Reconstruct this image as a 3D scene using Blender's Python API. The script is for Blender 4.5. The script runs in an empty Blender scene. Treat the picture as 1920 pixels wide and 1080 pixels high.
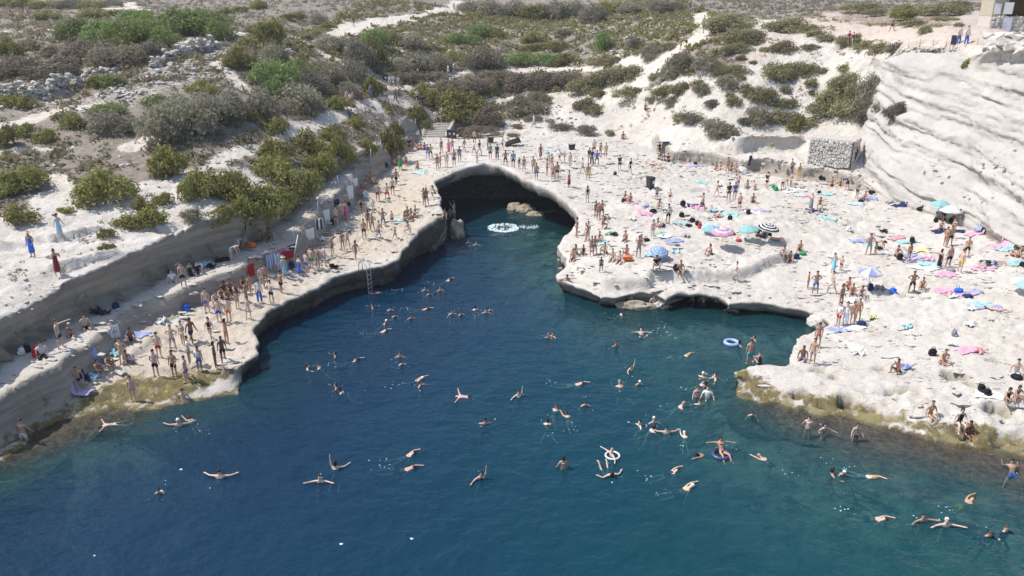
import bpy, bmesh, math, random
import numpy as np
from mathutils import Vector, Matrix, Euler
from mathutils.bvhtree import BVHTree

SC = bpy.context.scene
COL = SC.collection
R = math.radians
random.seed(7)
RNG = np.random.default_rng(11)

# ------------------------------------------------------------------ camera
CAM_H, PITCH, FPX = 21.0, R(21.0), 1400.0        # a drone 21 m above the water
cam_d = bpy.data.cameras.new("camera")
cam = bpy.data.objects.new("camera", cam_d)
COL.objects.link(cam)
cam.location = (0, 0, CAM_H)
cam.rotation_euler = (R(90) - PITCH, 0, 0)
cam_d.sensor_width = 36.0
cam_d.lens = 36.0 * FPX / 1920.0
cam_d.clip_start = 0.5
cam_d.clip_end = 2000
SC.camera = cam

# ------------------------------------------------------------------ light
SUN_EL, SUN_AZ = R(56), R(-85)                   # azimuth clockwise from +Y: the sun stands high on the left
sun_vec = Vector((math.sin(SUN_AZ) * math.cos(SUN_EL), math.cos(SUN_AZ) * math.cos(SUN_EL), math.sin(SUN_EL)))
wld = bpy.data.worlds.new("World")
SC.world = wld
wld.use_nodes = True
nt = wld.node_tree
sky = nt.nodes.new("ShaderNodeTexSky")
sky.sky_type = 'NISHITA'
sky.sun_disc = False
sky.sun_elevation = SUN_EL
sky.sun_rotation = SUN_AZ
sky.dust_density = 1.5
bg = nt.nodes["Background"]
bg.inputs[1].default_value = 0.145
nt.links.new(sky.outputs[0], bg.inputs[0])
sl = bpy.data.lights.new("sun", 'SUN')
sl.energy = 3.7
sl.angle = R(0.5)
sl.color = (1.0, 0.96, 0.91)
sun = bpy.data.objects.new("sun", sl)
COL.objects.link(sun)
sun.rotation_euler = sun_vec.to_track_quat('Z', 'Y').to_euler()
sun.location = (-60, 40, 90)
SC.view_settings.view_transform = 'Standard'
SC.view_settings.look = 'None'
SC.view_settings.gamma = 1
SC.view_settings.exposure = 0.5
SC.view_settings.use_curve_mapping = False
SC.render.engine = 'CYCLES'
SC.cycles.use_denoising = True
SC.cycles.max_bounces = 5
SC.cycles.diffuse_bounces = 2
SC.cycles.transparent_max_bounces = 8
SC.cycles.caustics_reflective = False
SC.cycles.caustics_refractive = False

# ------------------------------------------------------------------ small maths
def ray(px, py):
    dx = (px - 960) / FPX; dy = (540 - py) / FPX
    return np.array([dx, math.cos(PITCH) + dy * math.sin(PITCH), -math.sin(PITCH) + dy * math.cos(PITCH)])
def at_z(px, py, z):
    d = ray(px, py); t = (z - CAM_H) / d[2]
    return np.array([d[0] * t, d[1] * t, z])
def at_y(px, py, Y):
    d = ray(px, py); t = Y / d[1]
    return np.array([d[0] * t, Y, CAM_H + d[2] * t])
def sstep(a, b, x):
    t = np.clip((x - a) / (b - a + 1e-12), 0, 1)
    return t * t * (3 - 2 * t)
def _hash(ix, iy, iz, seed):
    h = (ix.astype(np.int64) * 374761393 + iy.astype(np.int64) * 668265263 + iz.astype(np.int64) * 2147483647 + seed * 974711) & 0xFFFFFFFF
    h = ((h ^ (h >> 13)) * 1274126177) & 0xFFFFFFFF
    h = ((h ^ (h >> 15)) * 2246822519) & 0xFFFFFFFF
    return ((h ^ (h >> 16)) & 0xFFFF) / 65535.0
def vnoise(x, y, z=None, seed=0):
    if z is None: z = np.zeros_like(x)
    ix, iy, iz = np.floor(x), np.floor(y), np.floor(z)
    fx, fy, fz = x - ix, y - iy, z - iz
    fx = fx * fx * (3 - 2 * fx); fy = fy * fy * (3 - 2 * fy); fz = fz * fz * (3 - 2 * fz)
    r = 0
    for k in (0, 1):
        wz = fz if k else 1 - fz
        for j in (0, 1):
            wy = fy if j else 1 - fy
            for i in (0, 1):
                r = r + _hash(ix + i, iy + j, iz + k, seed) * (fx if i else 1 - fx) * wy * wz
    return r * 2 - 1
def fbm(x, y, z=None, seed=0, oct=4, gain=.5):
    r = 0; a = 1; s = 0; f = 1.0
    for o in range(oct):
        r = r + a * vnoise(x * f + o * 17.3, y * f - o * 9.1, None if z is None else z * f, seed + o)
        s += a; a *= gain; f *= 2.03
    return r / s
def polydist(P, X, Y):
    """nearest point of an open polyline: distance, side (+ left of its direction), arc length, tangent, normal point"""
    n = X.size
    best = np.full(n, 1e9); side = np.zeros(n); arc = np.zeros(n); nx = np.zeros(n); ny = np.zeros(n)
    s0 = 0.0
    Q = np.asarray(P)[:, :2]
    for a, b in zip(Q[:-1], Q[1:]):
        d = b - a; L = math.hypot(*d)
        if L < 1e-6: continue
        t = np.clip(((X - a[0]) * d[0] + (Y - a[1]) * d[1]) / (L * L), 0, 1)
        qx = a[0] + t * d[0]; qy = a[1] + t * d[1]
        dd = np.hypot(X - qx, Y - qy)
        m = dd < best
        best[m] = dd[m]; arc[m] = (s0 + t * L)[m]
        side[m] = np.sign(d[0] * (Y - a[1]) - d[1] * (X - a[0]))[m]
        nx[m] = qx[m]; ny[m] = qy[m]
        s0 += L
    return best, side, arc, nx, ny
def arclens(P):
    Q = np.asarray(P)[:, :2]
    return np.concatenate([[0], np.cumsum(np.hypot(*(Q[1:] - Q[:-1]).T))])
def inpoly(P, X, Y):
    Q = np.asarray(P)[:, :2]; r = np.zeros(X.size, bool)
    for a, b in zip(Q, np.roll(Q, -1, axis=0)):
        c = (a[1] > Y) != (b[1] > Y)
        with np.errstate(divide='ignore', invalid='ignore'):
            xx = (b[0] - a[0]) * (Y - a[1]) / (b[1] - a[1]) + a[0]
        r ^= c & (X < xx)
    return r
def densify(P, step, rough=0.0, seed=0):
    P = np.asarray(P, float); out = [P[0]]
    for a, b in zip(P[:-1], P[1:]):
        n = max(1, int(math.ceil(np.hypot(*(b - a)[:2]) / step)))
        for k in range(1, n + 1): out.append(a + (b - a) * k / n)
    out = np.array(out)
    if rough:
        out[:, 0] += rough * fbm(out[:, 0] * .55, out[:, 1] * .55, seed=seed)
        out[:, 1] += rough * fbm(out[:, 0] * .55 + 40, out[:, 1] * .55, seed=seed)
    return out
class TPS:
    """thin plate surface through scattered points"""
    def __init__(s, P, lam=0.0):
        P = np.asarray(P, float); s.c = P[:, :2] / 50.0; n = len(P)
        K = s.U(s.c[:, None, :] - s.c[None]) + lam * np.eye(n)
        A = np.zeros((n + 3, n + 3)); A[:n, :n] = K; A[:n, n] = A[n, :n] = 1; A[:n, n + 1:] = s.c; A[n + 1:, :n] = s.c.T
        s.w = np.linalg.solve(A, np.concatenate([P[:, 2], [0, 0, 0]]))
    def U(s, d):
        r2 = (d ** 2).sum(-1)
        return .5 * r2 * np.log(r2 + 1e-9)
    def __call__(s, X, Y):
        out = np.zeros(X.size)
        for i in range(0, X.size, 20000):
            q = np.stack([X[i:i + 20000], Y[i:i + 20000]], 1) / 50.0
            n = len(s.c)
            out[i:i + 20000] = s.U(q[:, None, :] - s.c[None]) @ s.w[:n] + s.w[n] + q @ s.w[n + 1:]
        return out

# ------------------------------------------------------------------ objects
def new_obj(name, mesh, parent=None):
    o = bpy.data.objects.new(name, mesh); COL.objects.link(o)
    if parent is not None: o.parent = parent
    return o
def mesh_np(name, V, F, mats=(), smooth=True):
    """mesh from vertex array and a (n,3) or (n,4) face array"""
    me = bpy.data.meshes.new(name)
    V = np.asarray(V, np.float32); F = np.asarray(F, np.int32)
    me.vertices.add(len(V)); me.vertices.foreach_set("co", V.ravel())
    k = F.shape[1]
    me.loops.add(F.size); me.loops.foreach_set("vertex_index", F.ravel())
    me.polygons.add(len(F)); me.polygons.foreach_set("loop_start", np.arange(0, F.size, k, dtype=np.int32))
    me.update(calc_edges=True)
    me.polygons.foreach_set("use_smooth", np.full(len(F), smooth))
    for m in mats: me.materials.append(m)
    me.validate()
    return me
def tag(o, label=None, cat=None, group=None, kind=None):
    if label: o["label"] = label
    if cat: o["category"] = cat
    if group: o["group"] = group
    if kind: o["kind"] = kind
    return o
def add_attr(me, name, vals):
    a = me.attributes.new(name, 'FLOAT', 'POINT'); a.data.foreach_set("value", np.asarray(vals, np.float32))

# ------------------------------------------------------------------ materials
class NB:
    """tiny node builder"""
    def __init__(s, name):
        s.m = bpy.data.materials.new(name); s.m.use_nodes = True; s.t = s.m.node_tree
        s.p = s.t.nodes["Principled BSDF"]; s.out = s.t.nodes["Material Output"]
    def n(s, t, **kw):
        x = s.t.nodes.new(t)
        for k, v in kw.items(): setattr(x, k, v)
        return x
    def l(s, a, b): s.t.links.new(a, b)
    def put(s, v, sock):
        if isinstance(v, (int, float)): sock.default_value = v
        elif isinstance(v, tuple): sock.default_value = v if len(v) == 4 else (*v, 1)
        else: s.l(v, sock)
    def noise(s, scale, detail=4, rough=.55, vec=None, dim='3D'):
        x = s.n("ShaderNodeTexNoise"); x.inputs["Scale"].default_value = scale
        x.inputs["Detail"].default_value = detail; x.inputs["Roughness"].default_value = rough
        s.l(vec if vec is not None else s.obj(), x.inputs["Vector"])
        return x.outputs["Fac"]
    def obj(s):
        if not hasattr(s, '_tc'): s._tc = s.n("ShaderNodeTexCoord")
        return s._tc.outputs["Object"]
    def vscale(s, vec, sc):
        x = s.n("ShaderNodeVectorMath", operation='MULTIPLY'); s.l(vec, x.inputs[0]); x.inputs[1].default_value = sc
        return x.outputs[0]
    def ramp(s, fac, stops, interp='LINEAR'):
        x = s.n("ShaderNodeValToRGB"); s.l(fac, x.inputs[0]); cr = x.color_ramp; cr.interpolation = interp
        while len(cr.elements) < len(stops): cr.elements.new(.5)
        for e, (p, c) in zip(cr.elements, stops):
            e.position = p; e.color = (c, c, c, 1) if isinstance(c, (int, float)) else (*c, 1)
        return x.outputs[0]
    def mix(s, f, a, b, mode='MIX'):
        x = s.n("ShaderNodeMix", data_type='RGBA', blend_type=mode)
        s.put(f, x.inputs[0]); s.put(a, x.inputs[6]); s.put(b, x.inputs[7])
        return x.outputs[2]
    def math(s, op, a, b=0.0, clamp=False):
        x = s.n("ShaderNodeMath", operation=op, use_clamp=clamp); s.put(a, x.inputs[0]); s.put(b, x.inputs[1])
        return x.outputs[0]
    def attr(s, name):
        x = s.n("ShaderNodeAttribute", attribute_name=name); return x.outputs["Fac"]
    def bump(s, h, strength=.4, dist=.05):
        x = s.n("ShaderNodeBump"); x.inputs["Strength"].default_value = strength; x.inputs["Distance"].default_value = dist
        s.l(h, x.inputs["Height"]); return x.outputs[0]
_mats = {}
def plain(name, col, rough=.7, var=.0, spec=.3, metal=0.0, objcol=False):
    """a simple procedural material: base colour with a little grain"""
    if name in _mats: return _mats[name]
    b = NB(name)
    if objcol: c = b.n("ShaderNodeObjectInfo").outputs["Color"]
    else: c = (*col, 1)
    nz = b.noise(18 if not var else 6, 3)
    g = b.ramp(nz, [(.25, 1 - var - .06), (.75, 1 + var * .4)])
    b.put(b.mix(1.0, c, g, 'MULTIPLY'), b.p.inputs["Base Color"])
    b.p.inputs["Roughness"].default_value = rough
    b.p.inputs["Specular IOR Level"].default_value = spec
    b.p.inputs["Metallic"].default_value = metal
    _mats[name] = b.m
    return b.m
# ================================================================== THE LAND
# Breaklines of the cove, each given as (image x, image y, height in metres) and turned into plan positions.
def line(pts): return np.array([at_z(*p) for p in pts])
SHORE = line([(-420,1120,.1),(-200,960,.1),(0,836,.15),(60,798,.2),(85,776,.3),(133,757,.45),(167,738,.6),(198,735,.5),(232,729,.45),(280,744,.35),(328,737,.4),
    (400,717,.5),(422,703,.7),(440,686,.9),(480,664,1.0),(481,642,1.1),(473,620,1.2),(477,609,1.3),(504,584,1.45),(547,560,1.6),(582,544,1.7),
    (631,518,1.75),(680,504,1.8),(718,498,1.9),(749,482,2.1),(762,462,2.3),(784,433,2.6),(822,409,3.0),(838,404,3.2),(829,389,3.6),(824,373,3.9),
    (820,353,4.2),(816,340,4.4),(849,324,4.55),(884,311,4.65),(913,306,4.7),(938,311,4.65),(960,320,4.55),(982,334,4.35),(1027,354,3.9),(1058,374,3.4),
    (1080,394,2.9),(1086,409,2.4),(1078,424,2.2),(1066,438,2.0),(1046,460,1.7),(1053,473,1.6),(1066,487,1.5),(1060,500,1.4),(1041,516,1.2),(1046,524,1.1),
    (1087,540,1.0),(1127,556,.9),(1153,558,.9),(1200,553,.9),(1232,556,.85),(1247,564,.8),(1254,556,1.0),(1276,544,1.3),(1291,548,1.25),(1318,549,1.2),(1353,556,1.1),
    (1371,566,1.0),(1423,566,.95),(1473,573,.9),(1510,580,.9),(1533,590,.9),(1555,603,.9),(1563,609,.9),(1537,615,.9),(1507,628,.95),(1487,648,1.0),
    (1484,664,.9),(1490,682,.9),(1473,689,.9),(1440,682,1.0),(1407,683,1.05),(1377,692,1.0),(1374,702,.7),(1404,722,.25),(1447,746,.25),(1513,753,.25),(1570,767,.2),
    (1623,778,.2),(1673,791,.2),(1740,811,.2),(1807,821,.2),(1920,842,.2),(2080,880,.2),(2400,960,.2)])
W1 = line([(-420,1120,.05),(-200,960,.05),(0,833,.15),(60,796,.2),(100,768,.4),(135,742,.7),(152,716,.9),(180,688,1.2),(207,658,1.45),(240,628,1.6),(285,603,1.7),(337,586,1.8),
    (376,567,1.95),(415,552,2.05),(454,539,2.1),(484,520,2.2),(518,509,2.3),(547,500,2.35),(575,470,2.4),(595,451,2.6),(624,420,2.9),(662,384,3.4),
    (684,353,3.8),(707,331,4.1),(729,309,4.35),(755,287,4.6),(782,264,4.75)])
W1_RIM = [(-200,840),(0,748),(47,725),(83,692),(133,667),(155,652),(178,640),(200,621),(223,599),(272,578),(337,544),(358,531),(394,526),(430,513),(464,498),(500,480),(531,467),
    (551,462),(573,433),(593,413),(635,362),(662,335),(691,304),(715,287),(738,271),(775,252)]
W2 = line([(-420,930,2.7),(-200,790,2.75),(0,694,2.75),(78,643,2.85),(143,604,2.95),(195,581,3.0),(246,560,3.1),(311,527,3.3),(363,505,3.5),(415,484,3.7),(480,466,3.9),(516,428,4.15),
    (551,409,4.5),(582,376,4.8),(605,350,5.2),(645,328,5.45),(690,304,5.8),(718,284,5.85),(749,260,5.8),(787,238,5.6)])
W2_RIM = [(-200,690),(0,609),(41,583),(96,560),(122,541),(189,503),(246,479),(298,456),(327,450),(363,428),(441,410),(513,389),(573,351),(605,318),(640,298),(687,285),
    (718,268),(749,249),(785,234)]
W3 = line([(1224,276,4.3),(1255,302,4.05),(1300,306,3.9),(1336,311,3.75),(1382,320,3.7),(1433,326,3.6),(1500,338,3.45),(1532,339,3.4),(1573,346,3.3),(1618,356,3.25),
    (1662,368,3.2),(1690,381,3.1),(1718,392,3.05),(1745,399,3.0),(1801,421,2.9),(1857,440,2.85),(1884,454,2.8),(1920,468,2.75),(2100,545,2.5),(2400,680,2.1)])
W3_RIM = [(1232,268),(1269,283),(1333,290),(1398,298),(1438,303),(1509,312),(1573,322),(1618,334),(1662,352)]
BACK = line([(800,258,4.8),(850,254,4.85),(900,250,4.9),(960,260,4.8),(1000,262,4.8),(1100,260,4.75),(1160,262,4.6),(1200,270,4.4)])

def rim_on(W, px, py, off):
    """where the sight line through (px, py) meets the vertical sheet `off` metres behind the wall foot"""
    d = ray(px, py); best = None
    for a, b in zip(W[:-1], W[1:]):
        M = np.array([[d[0], a[0] - b[0]], [d[1], a[1] - b[1]]])
        if abs(np.linalg.det(M)) < 1e-9: continue
        t, u = np.linalg.solve(M, a[:2])
        if -.02 <= u <= 1.02 and t > 0 and (best is None or t < best): best = t
    if best is None: return None
    t = best + off / math.hypot(d[0], d[1])
    return d * t + np.array([0, 0, CAM_H])
R1 = [p for p in (rim_on(W1, x, y, .4) for x, y in W1_RIM) if p is not None]
R2 = [p for p in (rim_on(W2, x, y, .5) for x, y in W2_RIM) if p is not None]
R3 = [p for p in (rim_on(W3, x, y, .4) for x, y in W3_RIM) if p is not None]

plat_pts = list(SHORE[2:-1]) + list(W1[2:]) + list(W3) + list(BACK) + [at_z(*p) for p in [
    (300,690,.9),(350,650,1.1),(430,610,1.35),(560,525,1.75),(660,470,2.1),(720,400,2.8),(760,330,3.9),(800,290,4.5),(900,280,4.8),(1000,285,4.7),(1100,290,4.45),
    (1050,310,4.35),(1180,300,4.2),(1150,350,3.65),(1250,350,3.5),(1130,420,2.75),(1200,400,2.95),(1130,480,2.15),(1180,505,2.2),(1250,495,2.2),(1330,490,2.15),(1300,430,2.6),
    (1400,400,2.8),(1400,450,2.5),(1480,420,2.75),(1600,400,2.85),(1550,450,2.3),(1650,450,2.3),(1500,500,1.7),(1600,520,1.6),(1440,510,1.75),(1700,500,2.0),(1800,500,2.2),(1700,600,1.4),
    (1850,600,1.6),(1600,660,1.1),(1750,700,1.1),(1900,700,1.3),(1500,720,.9),(1600,740,.75),(1700,760,.75),(1800,780,.8),(1920,800,.8),(1390,540,1.3),(1450,545,1.2),(1150,548,1.0),(2100,700,1.5)]]
PLAT = TPS(plat_pts, .002)
mid_pts = R1 + list(W2) + [p + np.array([0, 0, 0]) for p in W2[:2]]
MID = TPS(mid_pts, .002)
hill_pts = R2 + R3 + [p + np.array([0, 0, .15]) for p in BACK] + [w + np.array([.1, .5, .5]) for w in W3[11:]] + [at_z(*p) for p in [
    (0,480,6.1),(0,400,7.2),(0,300,9.2),(0,200,11.8),(0,100,15.4),(0,40,18.2),(-300,560,6.6),(-300,300,10),(-300,100,15.8),
    (120,480,6.0),(150,400,7.1),(150,300,9.0),(150,200,11.8),(150,100,15.4),(150,40,18.2),
    (300,390,7.0),(300,300,8.8),(300,200,11.8),(300,100,15.6),(300,40,18.3),(430,380,7.2),(440,290,8.8),
    (450,200,11.6),(450,100,15.4),(450,40,18.0),(600,250,8.4),(600,180,10.9),(600,100,14.4),(600,40,17.7),(660,205,9.6),(690,250,7.4),(740,200,8.9),
    (745,165,10.1),(780,158,10.2),(840,140,10.9),(840,190,8.4),(840,235,5.6),(900,200,7.4),(900,140,10.8),(900,100,13.1),(900,60,15.9),(852,22,18.8),
    (750,100,13.6),(750,40,17.5),(1000,245,5.0),(1000,200,7.3),(1000,150,9.9),(1000,100,13.0),(1000,50,16.4),
    (1150,235,5.7),(1150,190,8.3),(1150,150,10.6),(1150,100,13.6),(1150,50,16.8),(1300,255,6.3),(1300,200,9.0),(1300,150,11.8),(1300,100,14.6),(1300,55,17.2),
    (1380,285,5.3),(1450,288,5.2),(1400,200,9.4),(1400,150,12.1),(1400,100,14.8),(1400,50,17.6),(1550,302,5.0),(1610,308,5.0),(1550,240,7.6),(1550,180,10.7),(1550,130,13.3),(1530,95,15.3),(1550,50,17.7),
    (1650,300,6.0),(1650,240,8.9),(1650,180,11.8),(1650,120,14.8),(1650,92,16.0),(1670,60,17.7),(1800,350,5.9),(1800,280,8.9),(1800,200,12.2),(1800,130,15.3),(1800,88,16.9),(1800,55,18.1),
    (1920,390,6.0),(1920,300,9.2),(1920,200,12.9),(1920,130,15.6),(1920,100,16.5),(1920,60,18.0),(2200,450,6.2),(2200,300,11.0),(2200,150,15.6),(2200,100,17.0)]] + [
    np.array([at_y(x, 200, Y)[0], Y, z]) for x in (-250, 300, 800, 1200, 1600, 2100) for Y, z in ((165, 20.6), (210, 24), (300, 30))]
HILL = TPS(hill_pts, .004)

# ---- the ground grid: finest over the cove, coarser up the hill
def axis(segs):
    out = [segs[0][0]]
    for a, b, h0, h1 in segs:
        x = out[-1]
        while x < b - 1e-6:
            t = (x - a) / (b - a); x += h0 + (h1 - h0) * t; out.append(x)
    return np.array(out)
gx = axis([(-130,-70,4,.9),(-70,-38,.9,.26),(-38,46,.22,.22),(46,70,.25,.9),(70,150,.9,5)])
gy = axis([(12,26,.6,.22),(26,70,.2,.21),(70,112,.21,.3),(112,165,.3,.8),(165,330,.8,6)])
NX, NY = len(gx), len(gy)
GX, GY = np.meshgrid(gx, gy); X = GX.ravel(); Y = GY.ravel()

shore_d = densify(SHORE, .35, .28, 5)
_rf = np.maximum(1 - sstep(-20.5, -17.5, shore_d[:, 0]), sstep(12.8, 15, shore_d[:, 0]) * (1 - sstep(37.5, 41, shore_d[:, 1])))     # weed-covered parts: ragged water line
_jx, _jy = fbm(shore_d[:, 0] * .5, shore_d[:, 1] * .5, seed=15, oct=3), fbm(shore_d[:, 0] * .5 + 70, shore_d[:, 1] * .5, seed=16, oct=3)
shore_d[:, 0] += .8 * _jx * _rf; shore_d[:, 1] += .9 * _jy * _rf
shore_d[:, 0] += .16 * fbm(shore_d[:, 0] * 1.6, shore_d[:, 1] * 1.6, seed=17, oct=2); shore_d[:, 1] += .16 * fbm(shore_d[:, 0] * 1.6 + 9, shore_d[:, 1] * 1.6, seed=18, oct=2)
w1_d = densify(W1, .5, .18, 21); w2_d = densify(W2, .5, .25, 31); w3_d = densify(W3, .5, .2, 41)
sd, sside, sarc, snx, sny = polydist(shore_d, X, Y)
LANDPOLY = np.vstack([shore_d[:, :2], [[200, 5], [200, 400], [-200, 400], [-200, 5]]])
land = inpoly(LANDPOLY, X, Y)
d_sh = np.where(land, sd, -sd)                      # >0 on land
HILLPOLY = np.vstack([w2_d[:, :2], BACK[:, :2], w3_d[:, :2], [[200, 0], [200, 400], [-200, 400], [-200, 0]]])
hill_in = inpoly(HILLPOLY, X, Y)
hb = np.vstack([w2_d[:, :2], BACK[:, :2], w3_d[:, :2]])
hd, _, harc, hnx, hny = polydist(hb, X, Y)
d_h = np.where(hill_in, hd, -hd)
MIDPOLY = np.vstack([w1_d[:, :2], hb[::-1][len(BACK) + len(w3_d):]])
d1, s1, a1, _, _ = polydist(w1_d, X, Y)
mid_in = inpoly(MIDPOLY, X, Y)
d_m = np.where(mid_in | (hill_in & (X < at_z(800,258,4.3)[0])), d1, -d1)

zp = PLAT(X, Y)
zm = MID(X, Y)
zh = HILL(X, Y)

# ---- ledges: short scarps that sharpen the slope along a line (upper side is the one behind)
def scarp(z, pts, h, delta=.3, L=3.0, zguess=None):
    P = densify(np.array([at_z(*p) for p in pts]), .6, .22, int(abs(pts[0][0])))
    m = (X > P[:, 0].min() - 6) & (X < P[:, 0].max() + 6) & (Y > P[:, 1].min() - 6) & (Y < P[:, 1].max() + 6)
    xx, yy = X[m], Y[m]
    d, s, a, nx, ny = polydist(P, xx, yy)
    T = arclens(P)[-1]
    dirx = P[-1, 0] - P[0, 0]
    up = s * (1 if dirx > 0 else -1)               # left of a left-to-right line = behind it
    sdist = d * up
    w = sstep(0, min(1.5, T * .3), a) * sstep(0, min(1.5, T * .3), T - a)
    z[m] += h * w * (sstep(-delta, delta, sdist) - sstep(-L * .6, L, sdist)) * (d < L + .5)
# the bathing shelf and its blocky lower step on the right
scarp(zp, [(1076,500,1.35),(1092,520,1.2),(1130,541,1.05),(1170,544,1.05),(1212,544,1.05),(1226,532,1.15),(1280,529,1.35),(1345,528,1.4),(1390,521,1.5),(1428,506,1.65),(1470,486,1.9),(1500,478,2.0)], .85, .24, 2.2)
scarp(zp, [(1395,408,2.85),(1450,412,2.8),(1503,412,2.8),(1530,420,2.75)], .5, .22, 2.0)
scarp(zp, [(1576,420,2.7),(1600,416,2.7),(1640,425,2.6),(1690,428,2.6)], .45, .22, 2.0)
scarp(zp, [(1232,352,3.5),(1300,358,3.4),(1340,352,3.4)], .4, .2, 1.8)
scarp(zp, [(1500,440,2.4),(1530,452,2.3),(1545,460,2.2)], .45, .22, 1.6)
scarp(zp, [(1655,497,2.0),(1700,508,1.95),(1730,512,1.9)], .35, .2, 1.5)
scarp(zp, [(1270,462,2.4),(1310,455,2.5),(1360,452,2.5)], .22, .2, 1.2)
scarp(zp, [(1600,630,1.3),(1640,628,1.3),(1700,640,1.3)], .4, .2, 1.5)
scarp(zp, [(1530,612,1.0),(1600,650,1.05),(1640,668,1.1)], .3, .2, 1.4)
# stepped ledges on the left platform, above the reef
scarp(zp, [(195,712,.55),(250,700,.7),(300,700,.7),(345,688,.85),(390,690,.85)], .42, .2, 1.0)
scarp(zp, [(215,700,.8),(262,672,.95),(290,650,1.05),(330,640,1.1)], .45, .2, 1.1)
scarp(zp, [(290,728,.5),(340,722,.5),(390,712,.55)], .3, .2, .9)
# hollows in the slope on the right
scarp(zh, [(1352,277,5.4),(1380,284,5.3),(1440,286,5.2),(1512,286,5.2)], 2.1, .35, 3.0)
scarp(zh, [(1150,180,8.7),(1180,200,7.8),(1208,212,7.2),(1245,206,7.6)], 1.1, .35, 2.2)
scarp(zh, [(1040,214,6.6),(1085,226,6.1),(1150,245,5.3)], .5, .3, 2.0)
scarp(zh, [(1165,253,4.9),(1200,262,4.5),(1255,284,4.3)], .7, .3, 2.0)
scarp(zh, [(1560,92,15.5),(1600,98,15.2),(1650,112,14.8)], .6, .3, 2.0)
# broken rim strata above the left wall
for k, (ln, h) in enumerate([([(60,490,6.4),(120,482,6.4),(180,470,6.4),(240,455,6.5)], .7), ([(20,440,6.9),(90,438,6.9),(150,425,7.0),(210,405,7.2)], .7), ([(100,525,5.9),(140,508,6.0),(190,492,6.1)], .6),
                           ([(240,410,7.1),(300,415,6.9),(350,410,6.9)], .55), ([(-150,470,6.9),(-20,450,6.9),(40,445,6.9)], .8), ([(280,440,6.5),(330,430,6.6),(400,405,6.9)], .55)]):
    scarp(zh, ln, h, .14, 1.5)
# dry terrace walls of the old fields up the left slope
scarp(zh, [(-200,196,12.0),(0,186,12.3),(60,184,12.4),(120,182,12.4),(150,168,12.7)], 1.0, .4, 3.0)
scarp(zh, [(150,150,13.4),(260,138,13.7),(320,120,14.6),(380,98,15.6),(430,84,16.1)], .8, .5, 3.0)
scarp(zh, [(890,52,16.4),(960,62,15.7),(1080,66,15.6),(1140,50,16.8)], 1.2, .9, 4.0)

# ---- noise relief
big = fbm(X * .09, Y * .09, seed=3, oct=3)
medn = fbm(X * .35, Y * .35, seed=8, oct=4)
fine = fbm(X * 1.3, Y * 1.3, seed=14, oct=3)
lay = fbm(X * .22 + .5 * big, Y * .5, seed=23, oct=4)          # beds of limestone, wider than deep
lay2 = fbm(X * .55, Y * 1.3, seed=77, oct=3)
def terr(v, n, sharp=.16):
    k = v * n; f = np.floor(k); r = k - f
    return (f + sstep(.5 - sharp, .5 + sharp, r)) / n
pock = np.clip(fbm(X * .8, Y * 1.6, seed=61, oct=2) - .34, 0, 1)  # weathering hollows, long across the slope
calm = sstep(-.25, .35, fbm(X * .14, Y * .2, seed=66, oct=2))                     # smooth worn rock between the ledged parts
zp += .09 * medn + .025 * fine + (1.1 + 1.7 * calm) * (terr(lay, 9, .07) - lay) + (.12 + .45 * calm) * (terr(lay2, 6, .06) - lay2) - .3 * pock * calm
zm += .06 * medn + .04 * fine
far = sstep(70, 130, Y)
zh += (.28 * medn + .09 * fine) + .5 * far * big + 1.6 * (terr(lay * 1.6, 7, .12) - lay * 1.6)

# ---- rock pools and potholes along the right shelf
POOLS = [(1790,713,.85,.55,.42),(1820,729,.35,.3,.3),(1875,771,.8,.6,.38),(1867,766,.3,.3,.3),(1537,745,.62,.5,.45),(1635,762,.75,.6,.5),(1590,742,.6,.5,.4),(1478,733,.4,.3,.3),(1674,768,.4,.3,.4),(1500,728,.5,.3,.3),(1690,735,1.0,.3,.2),
         (1796,797,.9,.5,.3),(1900,812,.9,.5,.35),(1693,768,.3,.25,.35),(1620,560,.5,.3,.2),(1700,556,.7,.25,.22),(1535,697,.55,.35,.2),(1565,710,.35,.25,.2),(1650,700,.45,.25,.2),(1862,690,.5,.3,.18)]
pool_attr = np.zeros(X.size)
for px, py, rx, ry, dp in POOLS:
    c = at_z(px, py, .85 if py > 680 else 1.4)
    ang = np.arctan2((Y - c[1]) / ry, (X - c[0]) / rx)
    rr = np.hypot((X - c[0]) / rx, (Y - c[1]) / ry) * (1 + .12 * np.sin(3 * ang + px))
    bowl = 1 - sstep(.80, 1.02, rr)
    zp -= dp * bowl * 1.9; pool_attr = np.maximum(pool_attr, bowl)

# ---- put the levels together
zhill = zh
wall1 = sstep(-.05, .4, d_m)                                        # lower wall
wall_w = np.where(X < BACK[0, 0], .26, np.where(X > at_z(1215,275,4)[0], .3, 1.6))
wall2 = sstep(-.1, 1.8, (d_h + .05 * medn) / wall_w)
z = zp * (1 - wall1) + zm * wall1
z = z * (1 - wall2) + zhill * wall2

# beds of rock that stand out of the tall right-hand cliff
gzx, gzy = np.gradient(z.reshape(NY, NX), gy, gx)
slope = np.hypot(gzx, gzy).ravel()
cliff = sstep(.8, 1.5, slope) * (X > 26) * sstep(3.4, 4.6, z) * (Y < 100)

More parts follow.
